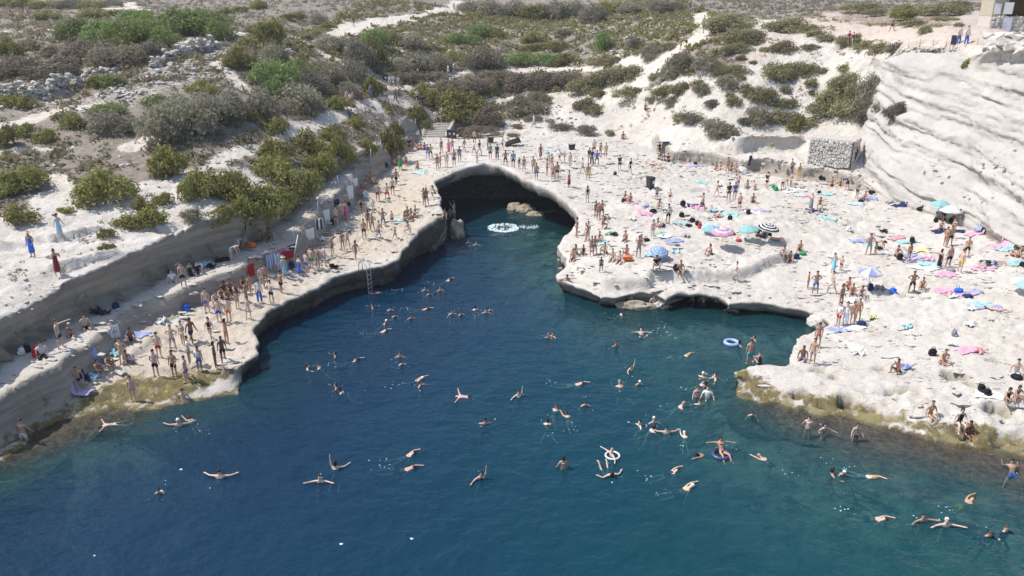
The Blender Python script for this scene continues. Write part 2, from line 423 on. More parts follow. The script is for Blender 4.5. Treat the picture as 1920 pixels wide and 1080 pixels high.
# ---- bring walls to the vertical and undercut the shore
PX, PY, PZ = X.copy(), Y.copy(), z.copy()
rim_z = PLAT(snx, sny)
rim_z = np.where(snx < at_z(60,798,.2)[0], .25, rim_z)
ti = np.argmin(np.abs(arclens(shore_d)[None] - sarc[:4000, None]), axis=1) if False else None
ARC = arclens(shore_d)
def arc_of(p):
    q = at_z(*p); i = np.argmin(np.hypot(shore_d[:, 0] - q[0], shore_d[:, 1] - q[1])); return ARC[i]
aL0, aL1 = arc_of((822,409,2.9)), arc_of((824,373,3.9))
aR0, aR1 = arc_of((1058,374,3.4)), arc_of((1082,420,2.2))
cave = sstep(aL0, aL1, sarc) * (1 - sstep(aR0, aR1, sarc))
aS0, aS1, aS2, aS3 = (arc_of(p) for p in ((1247,564,.8),(1262,550,1.1),(1345,553,1.1),(1371,566,1.0)))
cave2 = sstep(aS0, aS1, sarc) * (1 - sstep(aS2, aS3, sarc))
aT0 = arc_of((400,717,.5)); aT1 = arc_of((470,668,1.0)); aT2 = arc_of((1377,694,1.0)); aT3 = arc_of((1420,730,.25))
reef = (1 - sstep(aT0, aT1, sarc)) + sstep(aT2, aT3, sarc)
B = 2.6
dn = np.maximum(-d_sh, 0)
t = np.clip(dn / B, 0, 1.0)
ux = np.where(sd > 1e-4, (X - snx) / np.maximum(sd, 1e-4), 0); uy = np.where(sd > 1e-4, (Y - sny) / np.maximum(sd, 1e-4), 0)
def curve(t, xs, ys): return np.interp(t, xs, ys)
rz = rim_z + .08 * medn
ragged = .20 * fbm(X * .9, Y * .9, seed=91, oct=3) + .16 * terr(fbm(X * 1.2, Y * 1.2, t * 4, seed=92, oct=3), 3, .1)
# plain shore: face, undercut at the water line, drop below it
ox_s = curve(t, [0,.05,.12,.2,.3,.5,.65,.8,1], [0,.03,-.10,-.06,-.22,-.45,-.75,-.9,-.7]) + ragged * sstep(0, .3, t)
oz_s = np.where(t < .65, rz * (1 - t / .65) - .05 * (t / .65), -.05 - 2.6 * (t - .65) / .35)
# great arch: rim face, ceiling running back, dark rear wall
ox_c = curve(t, [0,.08,.3,.4,.7,.85,1], [0,.05,-.25,-1.4,-6.5,-8.6,-8.8]) + ragged * sstep(0, .3, t)
oz_c = np.interp(t, [0,.3,.4], [0,-1.15,-1.4]) + rz
vault = np.maximum(rz - 1.5, .4)
oz_c = np.where(t > .4, np.where(t < .7, vault * (1 - .25 * (t - .4) / .3), np.interp(t, [.7,.85,1], [.75,.1,-3]) * np.where(t < .85, vault, 1)), oz_c)
# low cave in the bathing shelf
oz_band = fbm(oz_s * 2.1, sarc * .10, seed=96, oct=3)
ox_s = ox_s + .34 * terr(oz_band, 4, .12) * sstep(.03, .12, t) * (1 - sstep(.6, .7, t))
ox_2 = curve(t, [0,.1,.25,.7,1], [0,.04,-.1,-2.2,-2.4]) + ragged * .5 * sstep(0, .3, t)
oz_2 = np.interp(t, [0,.25,.7,1], [0,-.35,-.6,-2.6]) + rz
# gently shelving weed-covered rock
ox_r = t * B
rag_r = .26 * fbm(X * .55, Y * .55, seed=95, oct=4)
oz_r = rz - .12 - .9 * t + rag_r * (1 + t)
cw = cave * (1 - reef); c2 = cave2 * (1 - reef)
ox = ox_s * (1 - cw) + ox_c * cw; oz = oz_s * (1 - cw) + oz_c * cw
ox = ox * (1 - c2) + ox_2 * c2; oz = oz * (1 - c2) + oz_2 * c2
rf = np.clip(reef, 0, 1)
ox = ox * (1 - rf) + ox_r * rf; oz = oz * (1 - rf) + oz_r * rf
wet = d_sh < 0
PX[wet] = (snx + ux * ox)[wet]; PY[wet] = (sny + uy * ox)[wet]; PZ[wet] = oz[wet]
# pull the first land rows to the rim height so lip and face meet
edge = (~wet) & (d_sh < .45)
k = sstep(-.1, .45, d_sh)
PZ[edge] = (np.where(d_m < -.5, (rz + rag_r * rf) * (1 - k) + z * k, z))[edge]
gn = np.maximum(slope, 1e-3)
fx, fy = -(gzy.ravel()) / gn, -(gzx.ravel()) / gn
cl = cliff.reshape(NY, NX)
for _ in range(10): cl = (cl + np.roll(cl, 1, 0) + np.roll(cl, -1, 0) + np.roll(cl, 1, 1) + np.roll(cl, -1, 1)) / 5
cl = cl.ravel(); PY += 2.6 * cl; PX += 2.0 * cl
# roughen wall faces
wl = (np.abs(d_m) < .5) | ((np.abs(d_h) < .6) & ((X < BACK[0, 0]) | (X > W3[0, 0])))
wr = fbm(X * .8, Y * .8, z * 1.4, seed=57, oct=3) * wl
PX += .22 * wr * fx; PY += .22 * wr * fy

# undercut walls: the foot runs back under the rim
hx_, hy_ = (hnx - X) / np.maximum(hd, 1e-3), (hny - Y) / np.maximum(hd, 1e-3)
sg = np.where(hill_in, -1, 1)
leftside = X < at_z(700, 300, 5.6)[0]
und = np.where(leftside, 1.25, np.where(X > at_z(1230, 285, 4)[0], .45, 0)) * (X < at_z(1690, 381, 3.1)[0]) * (1 - wall2) * sstep(-1.9, .25, d_h) * np.where(hd > .02, 1, 0)
PX += hx_ * sg * und; PY += hy_ * sg * und
keep = d_sh > -B - .35
idx = np.arange(NX * NY).reshape(NY, NX)
q = np.stack([idx[:-1, :-1], idx[:-1, 1:], idx[1:, 1:], idx[1:, :-1]], -1).reshape(-1, 4)
qk = keep[q].all(1)
q = q[qk]
used = np.zeros(NX * NY, bool); used[q.ravel()] = True
remap = np.cumsum(used) - 1
V = np.stack([PX, PY, PZ], 1)[used]; F = remap[q]
SURF = dict(dsh=d_sh[used], dh=d_h[used], dm=d_m[used], pool=pool_attr[used], x=X[used], y=Y[used], z=PZ[used], cave=(np.maximum(cave * sstep(.26, .42, t), cave2 * sstep(.15, .3, t)) * (d_sh < 0))[used], stain_shade=((d_sh < -.12) * sstep(.0, .07, t) * np.where(X < at_z(840,404,3)[0], 1.0, .45) * (1 - rf))[used], reef=rf[used], wall=(wl & True)[used])
land_me = mesh_np("limestone_ground", V, F)
BVH = BVHTree.FromPolygons(V.tolist(), F.tolist())
def hit(px, py):
    d = ray(px, py); r = BVH.ray_cast(Vector((0, 0, CAM_H)), Vector(d))
    if r[0] is None or r[0].z < -.0:
        p = at_z(px, py, 0.0) if d[2] < 0 else at_y(px, py, 200); return Vector(p), Vector((0, 0, 1))
    return r[0], r[1]
def drop(x, y, top=60):
    r = BVH.ray_cast(Vector((x, y, top)), Vector((0, 0, -1)))
    return r[0].z if r[0] is not None else 0.0
def hitline(pts):
    return np.array([list(hit(*p)[0]) for p in pts])
# ================================================================== surface zones of the ground (where each kind of rock, soil and path lies)
def zone(pts, soft=1.0, nz=.8, seed=1):
    P = densify(hitline(pts + pts[:1]), 1.0)
    m = (SX > P[:, 0].min() - 4) & (SX < P[:, 0].max() + 4) & (SY > P[:, 1].min() - 4) & (SY < P[:, 1].max() + 4)
    r = np.zeros(SX.size)
    if m.any():
        d, *_ = polydist(P, SX[m], SY[m]); ins = inpoly(P, SX[m], SY[m])
        r[m] = sstep(-soft, soft, np.where(ins, d, -d) + nz * ZN[m])
    return r
def trail(pts, w, seed=1):
    P = densify(hitline(pts), 1.0, .3, seed)
    m = (SX > P[:, 0].min() - 4) & (SX < P[:, 0].max() + 4) & (SY > P[:, 1].min() - 4) & (SY < P[:, 1].max() + 4)
    r = np.zeros(SX.size); d, *_ = polydist(P, SX[m], SY[m])
    r[m] = 1 - sstep(w * .35, w * .75, d + .35 * w * ZN[m]); return r
SX, SY, SZ = SURF['x'], SURF['y'], SURF['z']
ZN = fbm(SX * .45, SY * .45, seed=101, oct=4) * 1.6
soil = zone([(-150,420),(-20,402),(70,392),(130,372),(200,372),(250,345),(320,345),(345,320),(420,305),(470,330),(560,330),(600,308),(640,292),(700,284),(735,240),(785,226),(800,250),(840,250),(870,240),
             (930,243),(990,210),(1060,172),(1130,158),(1210,108),(1290,98),(1330,88),(1370,62),(1440,26),(1500,8),(1560,5),(1560,3),(-150,3)], 1.6, 1.6)
soil = np.maximum(soil, zone([(1215,170),(1230,120),(1290,60),(1300,30),(1400,30),(1410,60),(1390,95),(1400,120),(1330,140),(1260,150)], 1.2, 1.5) * .8)
soil = np.maximum(soil, zone([(1530,30),(1600,22),(1700,20),(1790,20),(1800,50),(1740,66),(1680,58),(1600,45)], 1.2, 1.5) * .55)
soil = np.maximum(soil, zone([(1090,262),(1130,240),(1200,230),(1300,215),(1380,240),(1300,262),(1200,255)], 1.2, 1.8) * .12)
bare = np.zeros(SX.size)
for pts, w in [([(330,345),(370,322),(440,291),(520,266),(560,243),(610,226),(660,206),(700,190),(735,187),(770,190)], 1.5), ([(-60,242),(0,235),(60,222),(130,206),(185,196)], 1.3),
               ([(690,130),(720,160),(760,168),(785,160),(830,150),(850,140),(900,135),(1010,131),(1060,129),(1125,127)], 1.5), ([(770,165),(800,172),(845,180)], 1.2), ([(835,150),(855,170),(890,180)], 1.6),
               ([(640,62),(680,46),(745,36)], 6), ([(740,36),(790,28),(850,20)], 2.5), ([(600,95),(640,62)], 2.5), ([(555,70),(590,92),(625,110),(660,122),(690,135)], 2.0), ([(850,24),(860,4)], 5),
               ([(1150,112),(1200,116),(1262,98),(1300,78),(1322,60),(1316,26)], 2.6), ([(1500,38),(1560,50),(1620,56),(1680,64),(1750,72),(1830,74),(1960,82)], 3.6),
               ([(870,185),(905,215),(930,235)], .9), ([(895,190),(960,185),(1000,175),(1060,180)], 1.2), ([(905,215),(980,200),(1030,190)], .9), ([(980,240),(1040,215),(1100,190),(1180,165)], 2.2),
               ([(100,330),(115,350),(100,372)], 1.6), ([(410,120),(425,140),(450,160),(460,168)], 1.6), ([(345,80),(400,70),(440,60)], 2.0), ([(-60,62),(60,58),(120,56)], .9), ([(245,275),(290,262)], 1.2), ([(0,285),(60,282),(130,277)], .7), ([(225,8),(250,20)], 6)]:
    bare = np.maximum(bare, trail(pts, w))
soil = np.maximum(soil, sstep(116, 130, SY + 5 * ZN) * np.where(SX < 32, 1, .6))
soil = soil * (1 - bare)
red = zone([(-200,36),(0,32),(90,31),(95,22),(0,20),(-200,22)], 3, .6)                     # ploughed red field at the top left
soil = np.clip(soil * sstep(-.3, 1.5, SURF['dh']), 0, 1)
red = np.maximum(red, .34 * zone([(1400,112),(1440,70),(1500,30),(1580,10),(1930,4),(1960,100),(1800,92),(1700,90),(1640,95),(1560,75),(1500,62),(1450,110)], 1.5, 1.5))
rubble = zone([(950,62),(1000,70),(1100,64),(1150,52),(1100,44),(960,48)], 2, 2)
rubble = np.maximum(rubble, zone([(640,100),(760,120),(900,110),(1000,120),(1180,100),(1280,60),(1250,30),(1160,60),(1100,110),(900,95),(760,60)], 3, 3) * .6)
rubble = np.maximum(rubble, zone([(-60,190),(160,180),(200,150),(330,120),(430,90),(470,100),(440,140),(330,170),(180,200),(40,205)], 2, 2) * .8)
algae = np.maximum(zone([(85,774),(140,748),(195,726),(235,705),(300,704),(350,690),(430,690),(455,688),(462,715),(400,735),(330,762),(230,765),(160,765),(80,800)], .5, .5),
                   zone([(1372,690),(1400,700),(1450,712),(1500,728),(1560,742),(1620,756),(1680,770),(1760,790),(1840,802),(1960,830),(1960,860),(1800,840),(1600,790),(1400,740),(1368,705)], .5, .6))
algae = np.maximum(algae, (1 - sstep(.05, .32 + .2 * ZN, SZ)) * (SURF['cave'] < .3))
warm = zone([(60,800),(150,700),(240,620),(480,510),(600,440),(700,330),(760,280),(815,340),(840,405),(760,470),(640,530),(480,640),(440,720),(250,760)], 2.0, 1.2)
for nm, v in (("soil", soil), ("bare", bare), ("red", red), ("rubble", rubble), ("algae", algae), ("warm", warm), ("pool", SURF['pool']), ("cave", SURF['cave']), ("stain_shade", SURF['stain_shade']), ("under", 1 - sstep(-.12, .10, SZ + .10 * ZN)), ("wallm", SURF['wall'] * 1.0)): add_attr(land_me, nm, v)

def rock_material(name, cliff=False):
    b = NB(name)
    o = b.obj()
    n1 = b.noise(.35, 6, .6); n2 = b.noise(2.2, 6, .62); n3 = b.noise(9, 5, .65)
    n0 = b.noise(.11, 5, .65)
    strat = b.noise(1.0, 5, .6, b.vscale(o, (.25, .25, 2.6)))
    base = b.mix(b.ramp(n1, [(.36, 0), (.66, 1)]), (.545, .51, .46), (.45, .41, .36))
    base = b.mix(b.math('MULTIPLY', b.ramp(n2, [(.45, 0), (.72, 1)]), .55), base, (.60, .565, .515))
    base = b.mix(b.math('MULTIPLY', b.ramp(n3, [(.56, 0), (.74, 1)]), .6), base, (.33, .305, .275))     # grey lichen and salt pits
    base = b.mix(b.math('MULTIPLY', b.ramp(strat, [(.52, 0), (.70, 1)]), .4), base, (.43, .37, .30))
    base = b.mix(b.math('MULTIPLY', b.ramp(n0, [(.48, 0), (.66, 1)]), .55), base, (.44, .40, .345))
    if not cliff:
        base = b.mix(b.math('MULTIPLY', b.attr("warm"), .75), base, b.mix(n2, (.50, .425, .33), (.42, .35, .26)))
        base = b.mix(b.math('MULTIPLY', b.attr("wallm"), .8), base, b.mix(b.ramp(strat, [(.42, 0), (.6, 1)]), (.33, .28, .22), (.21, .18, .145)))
        s = b.attr("soil"); sn = b.noise(.9, 8, .7); sn2 = b.noise(4.5, 5, .7)
        earth = b.mix(b.ramp(sn, [(.35, 0), (.65, 1)]), (.27, .228, .188), (.18, .152, .126))
        earth = b.mix(b.math('MULTIPLY', b.ramp(sn2, [(.55, 0), (.7, 1)]), .8), earth, (.38, .335, .29))
        earth = b.mix(b.math('MULTIPLY', b.math('MULTIPLY', b.attr("rubble"), b.ramp(b.noise(2.6, 4, .7), [(.48, 0), (.56, 1)])), .9), earth, (.50, .455, .41))
        sm = b.ramp(b.math('ADD', s, b.math('MULTIPLY', b.math('SUBTRACT', b.noise(1.4, 6, .7), .5), .9)), [(.38, 0), (.58, 1)])
        base = b.mix(sm, base, earth)
        base = b.mix(b.math('MULTIPLY', b.attr("bare"), .75), base, b.mix(n2, (.60, .54, .47), (.50, .44, .375)))
        base = b.mix(b.math('MULTIPLY', b.attr("red"), .9), base, (.30, .17, .115))
        a = b.attr("algae")
        am = b.ramp(b.math('ADD', a, b.math('MULTIPLY', b.math('SUBTRACT', n2, .5), 2.2)), [(.46, 0), (.90, 1)])
        base = b.mix(am, base, b.mix(b.ramp(b.noise(1.7, 5, .7), [(.4, 0), (.62, 1)]), (.185, .15, .055), (.10, .082, .05)))
        base = b.mix(b.math('MULTIPLY', b.attr("stain_shade"), .9), base, b.mix(n2, (.070, .062, .055), (.036, .032, .028)))  # shore stain, darkened further to put the undercut's shade into the colour
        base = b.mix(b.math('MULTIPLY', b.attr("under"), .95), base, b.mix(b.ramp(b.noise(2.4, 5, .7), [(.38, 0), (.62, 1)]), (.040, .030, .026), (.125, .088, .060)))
        base = b.mix(b.math('MULTIPLY', b.attr("pool"), .7), base, (.22, .19, .10))
        base = b.mix(b.math('MULTIPLY', b.attr("cave"), .93), base, (.035, .032, .03))  # cave walls near black: wet stain plus the hollow's shade painted in
    pit = b.ramp(b.noise(5.5, 3, .6), [(.60, 0), (.67, 1)])
    base = b.mix(b.math('MULTIPLY', pit, .55), base, (.27, .24, .205))
    vc = b.n('ShaderNodeTexVoronoi', feature='DISTANCE_TO_EDGE'); vc.inputs['Scale'].default_value = .33
    wc = b.n('ShaderNodeVectorMath', operation='ADD'); nc = b.n('ShaderNodeTexNoise'); nc.inputs['Scale'].default_value = .7; nc.inputs['Detail'].default_value = 5; b.l(o, nc.inputs['Vector']); b.l(b.vscale(o, (.8, 1.6, 1)), wc.inputs[0]); b.l(b.vscale(nc.outputs['Color'], (2.2, 2.2, 2.2)), wc.inputs[1]); b.l(wc.outputs[0], vc.inputs['Vector'])
    base = b.mix(b.math('MULTIPLY', b.math('MULTIPLY', b.ramp(vc.outputs['Distance'], [(.0, 1), (.018, 0)]), b.ramp(n1, [(.45, 0), (.6, 1)])), .75), base, (.20, .175, .15))
    if cliff: base = b.mix(.85, base, b.mix(b.ramp(b.noise(.22, 6, .65), [(.38, 0), (.64, 1)]), (.46, .43, .395), (.37, .345, .32)))
    b.put(base, b.p.inputs["Base Color"])
    b.p.inputs["Roughness"].default_value = .93
    b.p.inputs["Specular IOR Level"].default_value = .12
    vo = b.n("ShaderNodeTexVoronoi", feature='DISTANCE_TO_EDGE'); vo.inputs["Scale"].default_value = .9
    wv = b.n("ShaderNodeVectorMath", operation='ADD'); b.l(b.vscale(o, (1, 1.7, 1)), wv.inputs[0])
    nv = b.n("ShaderNodeTexNoise"); nv.inputs["Scale"].default_value = 1.3; b.l(o, nv.inputs["Vector"]); b.l(b.vscale(nv.outputs["Color"], (1.3, 1.3, 1.3)), wv.inputs[1]); b.l(wv.outputs[0], vo.inputs["Vector"])
    crack = b.ramp(vo.outputs["Distance"], [(.0, 0), (.06, 1)])
    h = b.math('ADD', b.math('MULTIPLY', n2, 1.0), b.math('MULTIPLY', n3, .45))
    h = b.math('ADD', h, b.math('MULTIPLY', strat, 1.0 if cliff else .6))
    h = b.math('ADD', h, b.math('MULTIPLY', crack, .12))
    b.l(b.bump(h, .6, .16), b.p.inputs["Normal"])
    return b.m
ROCK = rock_material("weathered limestone")
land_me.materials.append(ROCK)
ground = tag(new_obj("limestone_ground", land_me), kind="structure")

# ---- the tall cliff on the right: bedded limestone, beds dipping to the right
CLIFF_TINT = True
foot = densify(hitline([(1618,340),(1650,362),(1662,372),(1690,384),(1718,394),(1745,402),(1801,424),(1857,443),(1884,456),(1920,470),(2100,548),(2400,682)]), .3)
head = hitline([(1632,128),(1650,96),(1700,98),(1800,100),(1920,108),(2100,112),(2350,118)]) + np.array([0, .6, .05])
NU, NV = 220, 84
fa = arclens(foot) / arclens(foot)[-1]; ha = arclens(head) / arclens(head)[-1]
us = np.linspace(0, 1, NU); vs = np.linspace(0, 1, NV)
Fp = np.stack([np.interp(us, fa, foot[:, k]) for k in range(3)], 1); Hp = np.stack([np.interp(us, ha, head[:, k]) for k in range(3)], 1)
U, Vv = np.meshgrid(us, vs)
run = Vv ** .85
P = Fp[None] * (1 - run[..., None]) + Hp[None] * run[..., None]
P[..., 2] = Fp[None, :, 2] * (1 - Vv) + Hp[None, :, 2] * Vv - .25 * (1 - Vv)
out = np.array([-.80, -.60])
L = U * arclens(foot)[-1]
bedc = P[..., 2] * 1.0 + .13 * L + .5 * fbm((L * .12).ravel(), (Vv * 3).ravel(), seed=5, oct=3).reshape(L.shape)
nbig = fbm((bedc * .5).ravel(), (L * .035).ravel(), seed=52, oct=3).reshape(L.shape)
ledge = terr(nbig, 5, .06)
nsm = fbm((bedc * 1.9).ravel(), (L * .10).ravel(), seed=58, oct=4, gain=.6).reshape(L.shape)
blk2 = fbm((L * .09).ravel(), (P[..., 2] * .25).ravel(), seed=54, oct=3).reshape(L.shape)
blk = fbm((L * .45).ravel(), (P[..., 2] * .8).ravel(), seed=53, oct=4).reshape(L.shape)
push = (.9 * ledge + .65 * terr(nsm, 6, .07) * sstep(-.5, .4, blk2) + .35 * terr(blk, 5, .12) + .6) * sstep(0, .06, Vv) * (1 - sstep(.93, 1, Vv)) * (.25 + .75 * sstep(0, .04, U))
push = push + .3 * sstep(0, .04, Vv) * (1 - sstep(.9, 1, Vv))
P[..., 0] += out[0] * push; P[..., 1] += out[1] * push
P[..., 2] += .22 * fbm((L * .6).ravel(), (Vv * 14).ravel(), seed=59, oct=3).reshape(L.shape) * sstep(0, .1, Vv)
ii = np.arange(NU * NV).reshape(NV, NU)
cq = np.stack([ii[:-1, :-1], ii[:-1, 1:], ii[1:, 1:], ii[1:, :-1]], -1).reshape(-1, 4)
cliff_me = mesh_np("cliff_face", P.reshape(-1, 3), cq, [rock_material("bedded limestone", True)])
tag(new_obj("cliff_face", cliff_me), kind="structure")
CV = P.reshape(-1, 3)
BVH = BVHTree.FromPolygons(V.tolist() + CV.tolist(), F.tolist() + (cq + len(V)).tolist())

# ================================================================== water and the bed below it
DEP = [(0,850,.2),(0,872,.35),(40,862,.35),(100,800,.15),(100,835,.3),(200,760,.15),(200,792,.25),(300,752,.15),(300,766,.3),(400,728,.4),(60,905,1.3),(200,838,1.5),(0,960,5.5),(150,900,5.5),(300,800,3.5),(400,770,3.0),(450,720,2.4),(480,680,3),(520,620,5),(700,530,5.5),
       (800,470,5),(850,430,3.5),(940,430,3.0),(900,400,3.0),(1000,420,2.2),(1040,440,1.6),(700,700,6.5),(900,800,6.5),(600,900,7.5),(300,1000,7.5),(100,1060,9),(900,1000,7),(1200,1000,4.2),(1500,1040,4),(1000,560,5),(1050,530,1.8),(1150,570,1.0),(1250,575,.7),(1320,570,.8),(1450,590,1.3),
       (1300,620,3.2),(1500,640,2.4),(1400,660,3.2),(1400,732,.2),(1450,765,.3),(1500,775,.2),(1560,800,.4),(1600,800,.2),(1680,830,.35),(1750,838,.2),(1800,862,.4),(1900,875,.25),(1900,905,.7),(1350,760,1.5),(1440,810,1.5),(1550,830,.9),(1650,890,1.5),(1450,860,3.4),(1700,940,3.4),
       (1850,950,2.4),(1900,1020,3.5),(1250,800,4.2),(1150,700,6),(1100,900,6),(1920,1080,3.5),(-300,1200,2),(2200,1000,.8),(960,1500,9),(200,1500,9),(1800,1500,6),(960,2400,12)]
sx = axis([(-260,-44,9,.6),(-44,46,.55,.55),(46,260,.6,9)]); sy = axis([(-160,16,8,.6),(16,75,.5,.6),(75,112,.7,1.5)])
BX, BY = np.meshgrid(sx, sy); bx, by = BX.ravel(), BY.ravel()
bedf = TPS([at_z(px, py, 0.)[:2].tolist() + [d] for px, py, d in DEP], .01)
depth = np.clip(bedf(bx, by), .12, 14)
depth = np.clip(depth + .5 * fbm(bx * .3, by * .3, seed=71, oct=4) * sstep(.2, 2, depth) + .14 * fbm(bx * .9, by * .9, seed=72, oct=3), .1, 14)
di = np.arange(len(bx)).reshape(len(sy), len(sx))
dq = np.stack([di[:-1, :-1], di[:-1, 1:], di[1:, 1:], di[1:, :-1]], -1).reshape(-1, 4)
bed_me = mesh_np("sea_bed", np.stack([bx, by, -depth], 1), dq)
bb = NB("sea bed rock and weed")
wn = bb.noise(.55, 7, .68); wn2 = bb.noise(3.2, 5, .7)
bc = bb.mix(bb.ramp(wn, [(.42, 0), (.56, 1)]), (.060, .048, .040), (.34, .33, .25))
bc = bb.mix(bb.ramp(bb.attr('depth'), [(.13, 0), (.30, 1)]), bc, (.008, .042, .088))
bc = bb.mix(bb.ramp(bb.attr("depth"), [(.045, 0), (.12, 1)]), bb.mix(bb.ramp(wn2, [(.4, 0), (.66, 1)]), (.050, .036, .030), (.150, .105, .070)), bc)
bb.put(bc, bb.p.inputs["Base Color"]); bb.p.inputs["Roughness"].default_value = .9
bb.l(bb.bump(wn2, .8, .3), bb.p.inputs["Normal"])
bed_me.materials.append(bb.m); add_attr(bed_me, "depth", depth / 14)
tag(new_obj("sea_bed", bed_me), kind="structure")
wat_me = mesh_np("sea_water", np.stack([bx, by, 0 * bx], 1), dq)
add_attr(wat_me, "depth", depth / 14)
teal = sstep(-10, 20, bx + .25 * (40 - by) + 4 * fbm(bx * .06, by * .06, seed=75, oct=3)) * (1 - sstep(46, 62, by))
add_attr(wat_me, "teal", teal)
wb = NB("sea water"); T = wb.t; T.nodes.remove(wb.p)
dep = wb.attr("depth")
deepc = wb.mix(wb.attr("teal"), (.0035, .030, .068), (.0055, .066, .076))
shal = (.014, .062, .064)
body = wb.mix(wb.ramp(dep, [(.05, 0), (.38, 1)]), shal, deepc)
body = wb.mix(wb.math('MULTIPLY', wb.ramp(wb.noise(.16, 5, .6), [(.4, 0), (.65, 1)]), .35), body, (.005, .042, .074))
dif = wb.n("ShaderNodeBsdfDiffuse"); wb.put(body, dif.inputs["Color"])
tr = wb.n("ShaderNodeBsdfTransparent"); wb.l(wb.mix(wb.ramp(dep, [(.015, 0), (.12, 1)]), (.93, .95, .93), (.58, .86, .90)), tr.inputs["Color"])
alpha = wb.ramp(dep, [(.0, .97), (.03, .88), (.08, .66), (.14, .46), (.26, .38), (.42, .35)])
m1 = wb.n("ShaderNodeMixShader"); wb.l(alpha, m1.inputs[0]); wb.l(dif.outputs[0], m1.inputs[1]); wb.l(tr.outputs[0], m1.inputs[2])
gl = wb.n("ShaderNodeBsdfGlossy"); gl.inputs["Roughness"].default_value = .11
fr = wb.n("ShaderNodeFresnel"); fr.inputs["IOR"].default_value = 1.33
o = wb.obj()
w1 = wb.noise(.75, 4, .55, wb.vscale(o, (.85, 1.1, 1))); w2 = wb.noise(2.6, 3, .5, wb.vscale(o, (.9, 1.1, 1))); w0 = wb.noise(.2, 3, .5)
hh = wb.math('ADD', wb.math('MULTIPLY', w1, 1.0), wb.math('MULTIPLY', w2, .22)); hh = wb.math('ADD', hh, wb.math('MULTIPLY', w0, 1.2))
bp = wb.bump(hh, 1.0, .23)
for s in (gl, fr, dif): wb.l(bp, s.inputs["Normal"])
m2 = wb.n("ShaderNodeMixShader"); wb.l(fr.outputs[0], m2.inputs[0]); wb.l(m1.outputs[0], m2.inputs[1]); wb.l(gl.outputs[0], m2.inputs[2])
wb.l(m2.outputs[0], wb.out.inputs["Surface"])
wat_me.materials.append(wb.m)
tag(new_obj("sea_water", wat_me), kind="structure")
# ================================================================== labels: a look plus a place; look-alikes in one place are told apart by their order
PENDING = []
def describe(o, look, cat, group, px, py, place=""):
    o["category"] = cat
    if group: o["group"] = group
    PENDING.append((o, look, place, px, py))
def ordinal(i, n):
    if n == 2: return ("left one of two", "right one of two")[i]
    if i == 0: return "leftmost"
    if i == n - 1: return "rightmost"
    w = ["first", "second", "third", "fourth", "fifth", "sixth", "seventh", "eighth", "ninth", "tenth", "eleventh", "twelfth"]
    j = n - 1 - i
    return "%s from left" % w[i] if i <= j else "%s from right" % w[j]
def settle_labels():
    from collections import defaultdict
    g = defaultdict(list)
    for o, look, place, px, py in PENDING: g[(look + " " + place).strip()].append((px, py, o))
    for base, L in g.items():
        if len(L) == 1: L[0][2]["label"] = base; continue
        L.sort(key=lambda q: q[0])
        for i, (px, py, o) in enumerate(L):
            o["label"] = base + ", " + ordinal(i, len(L))

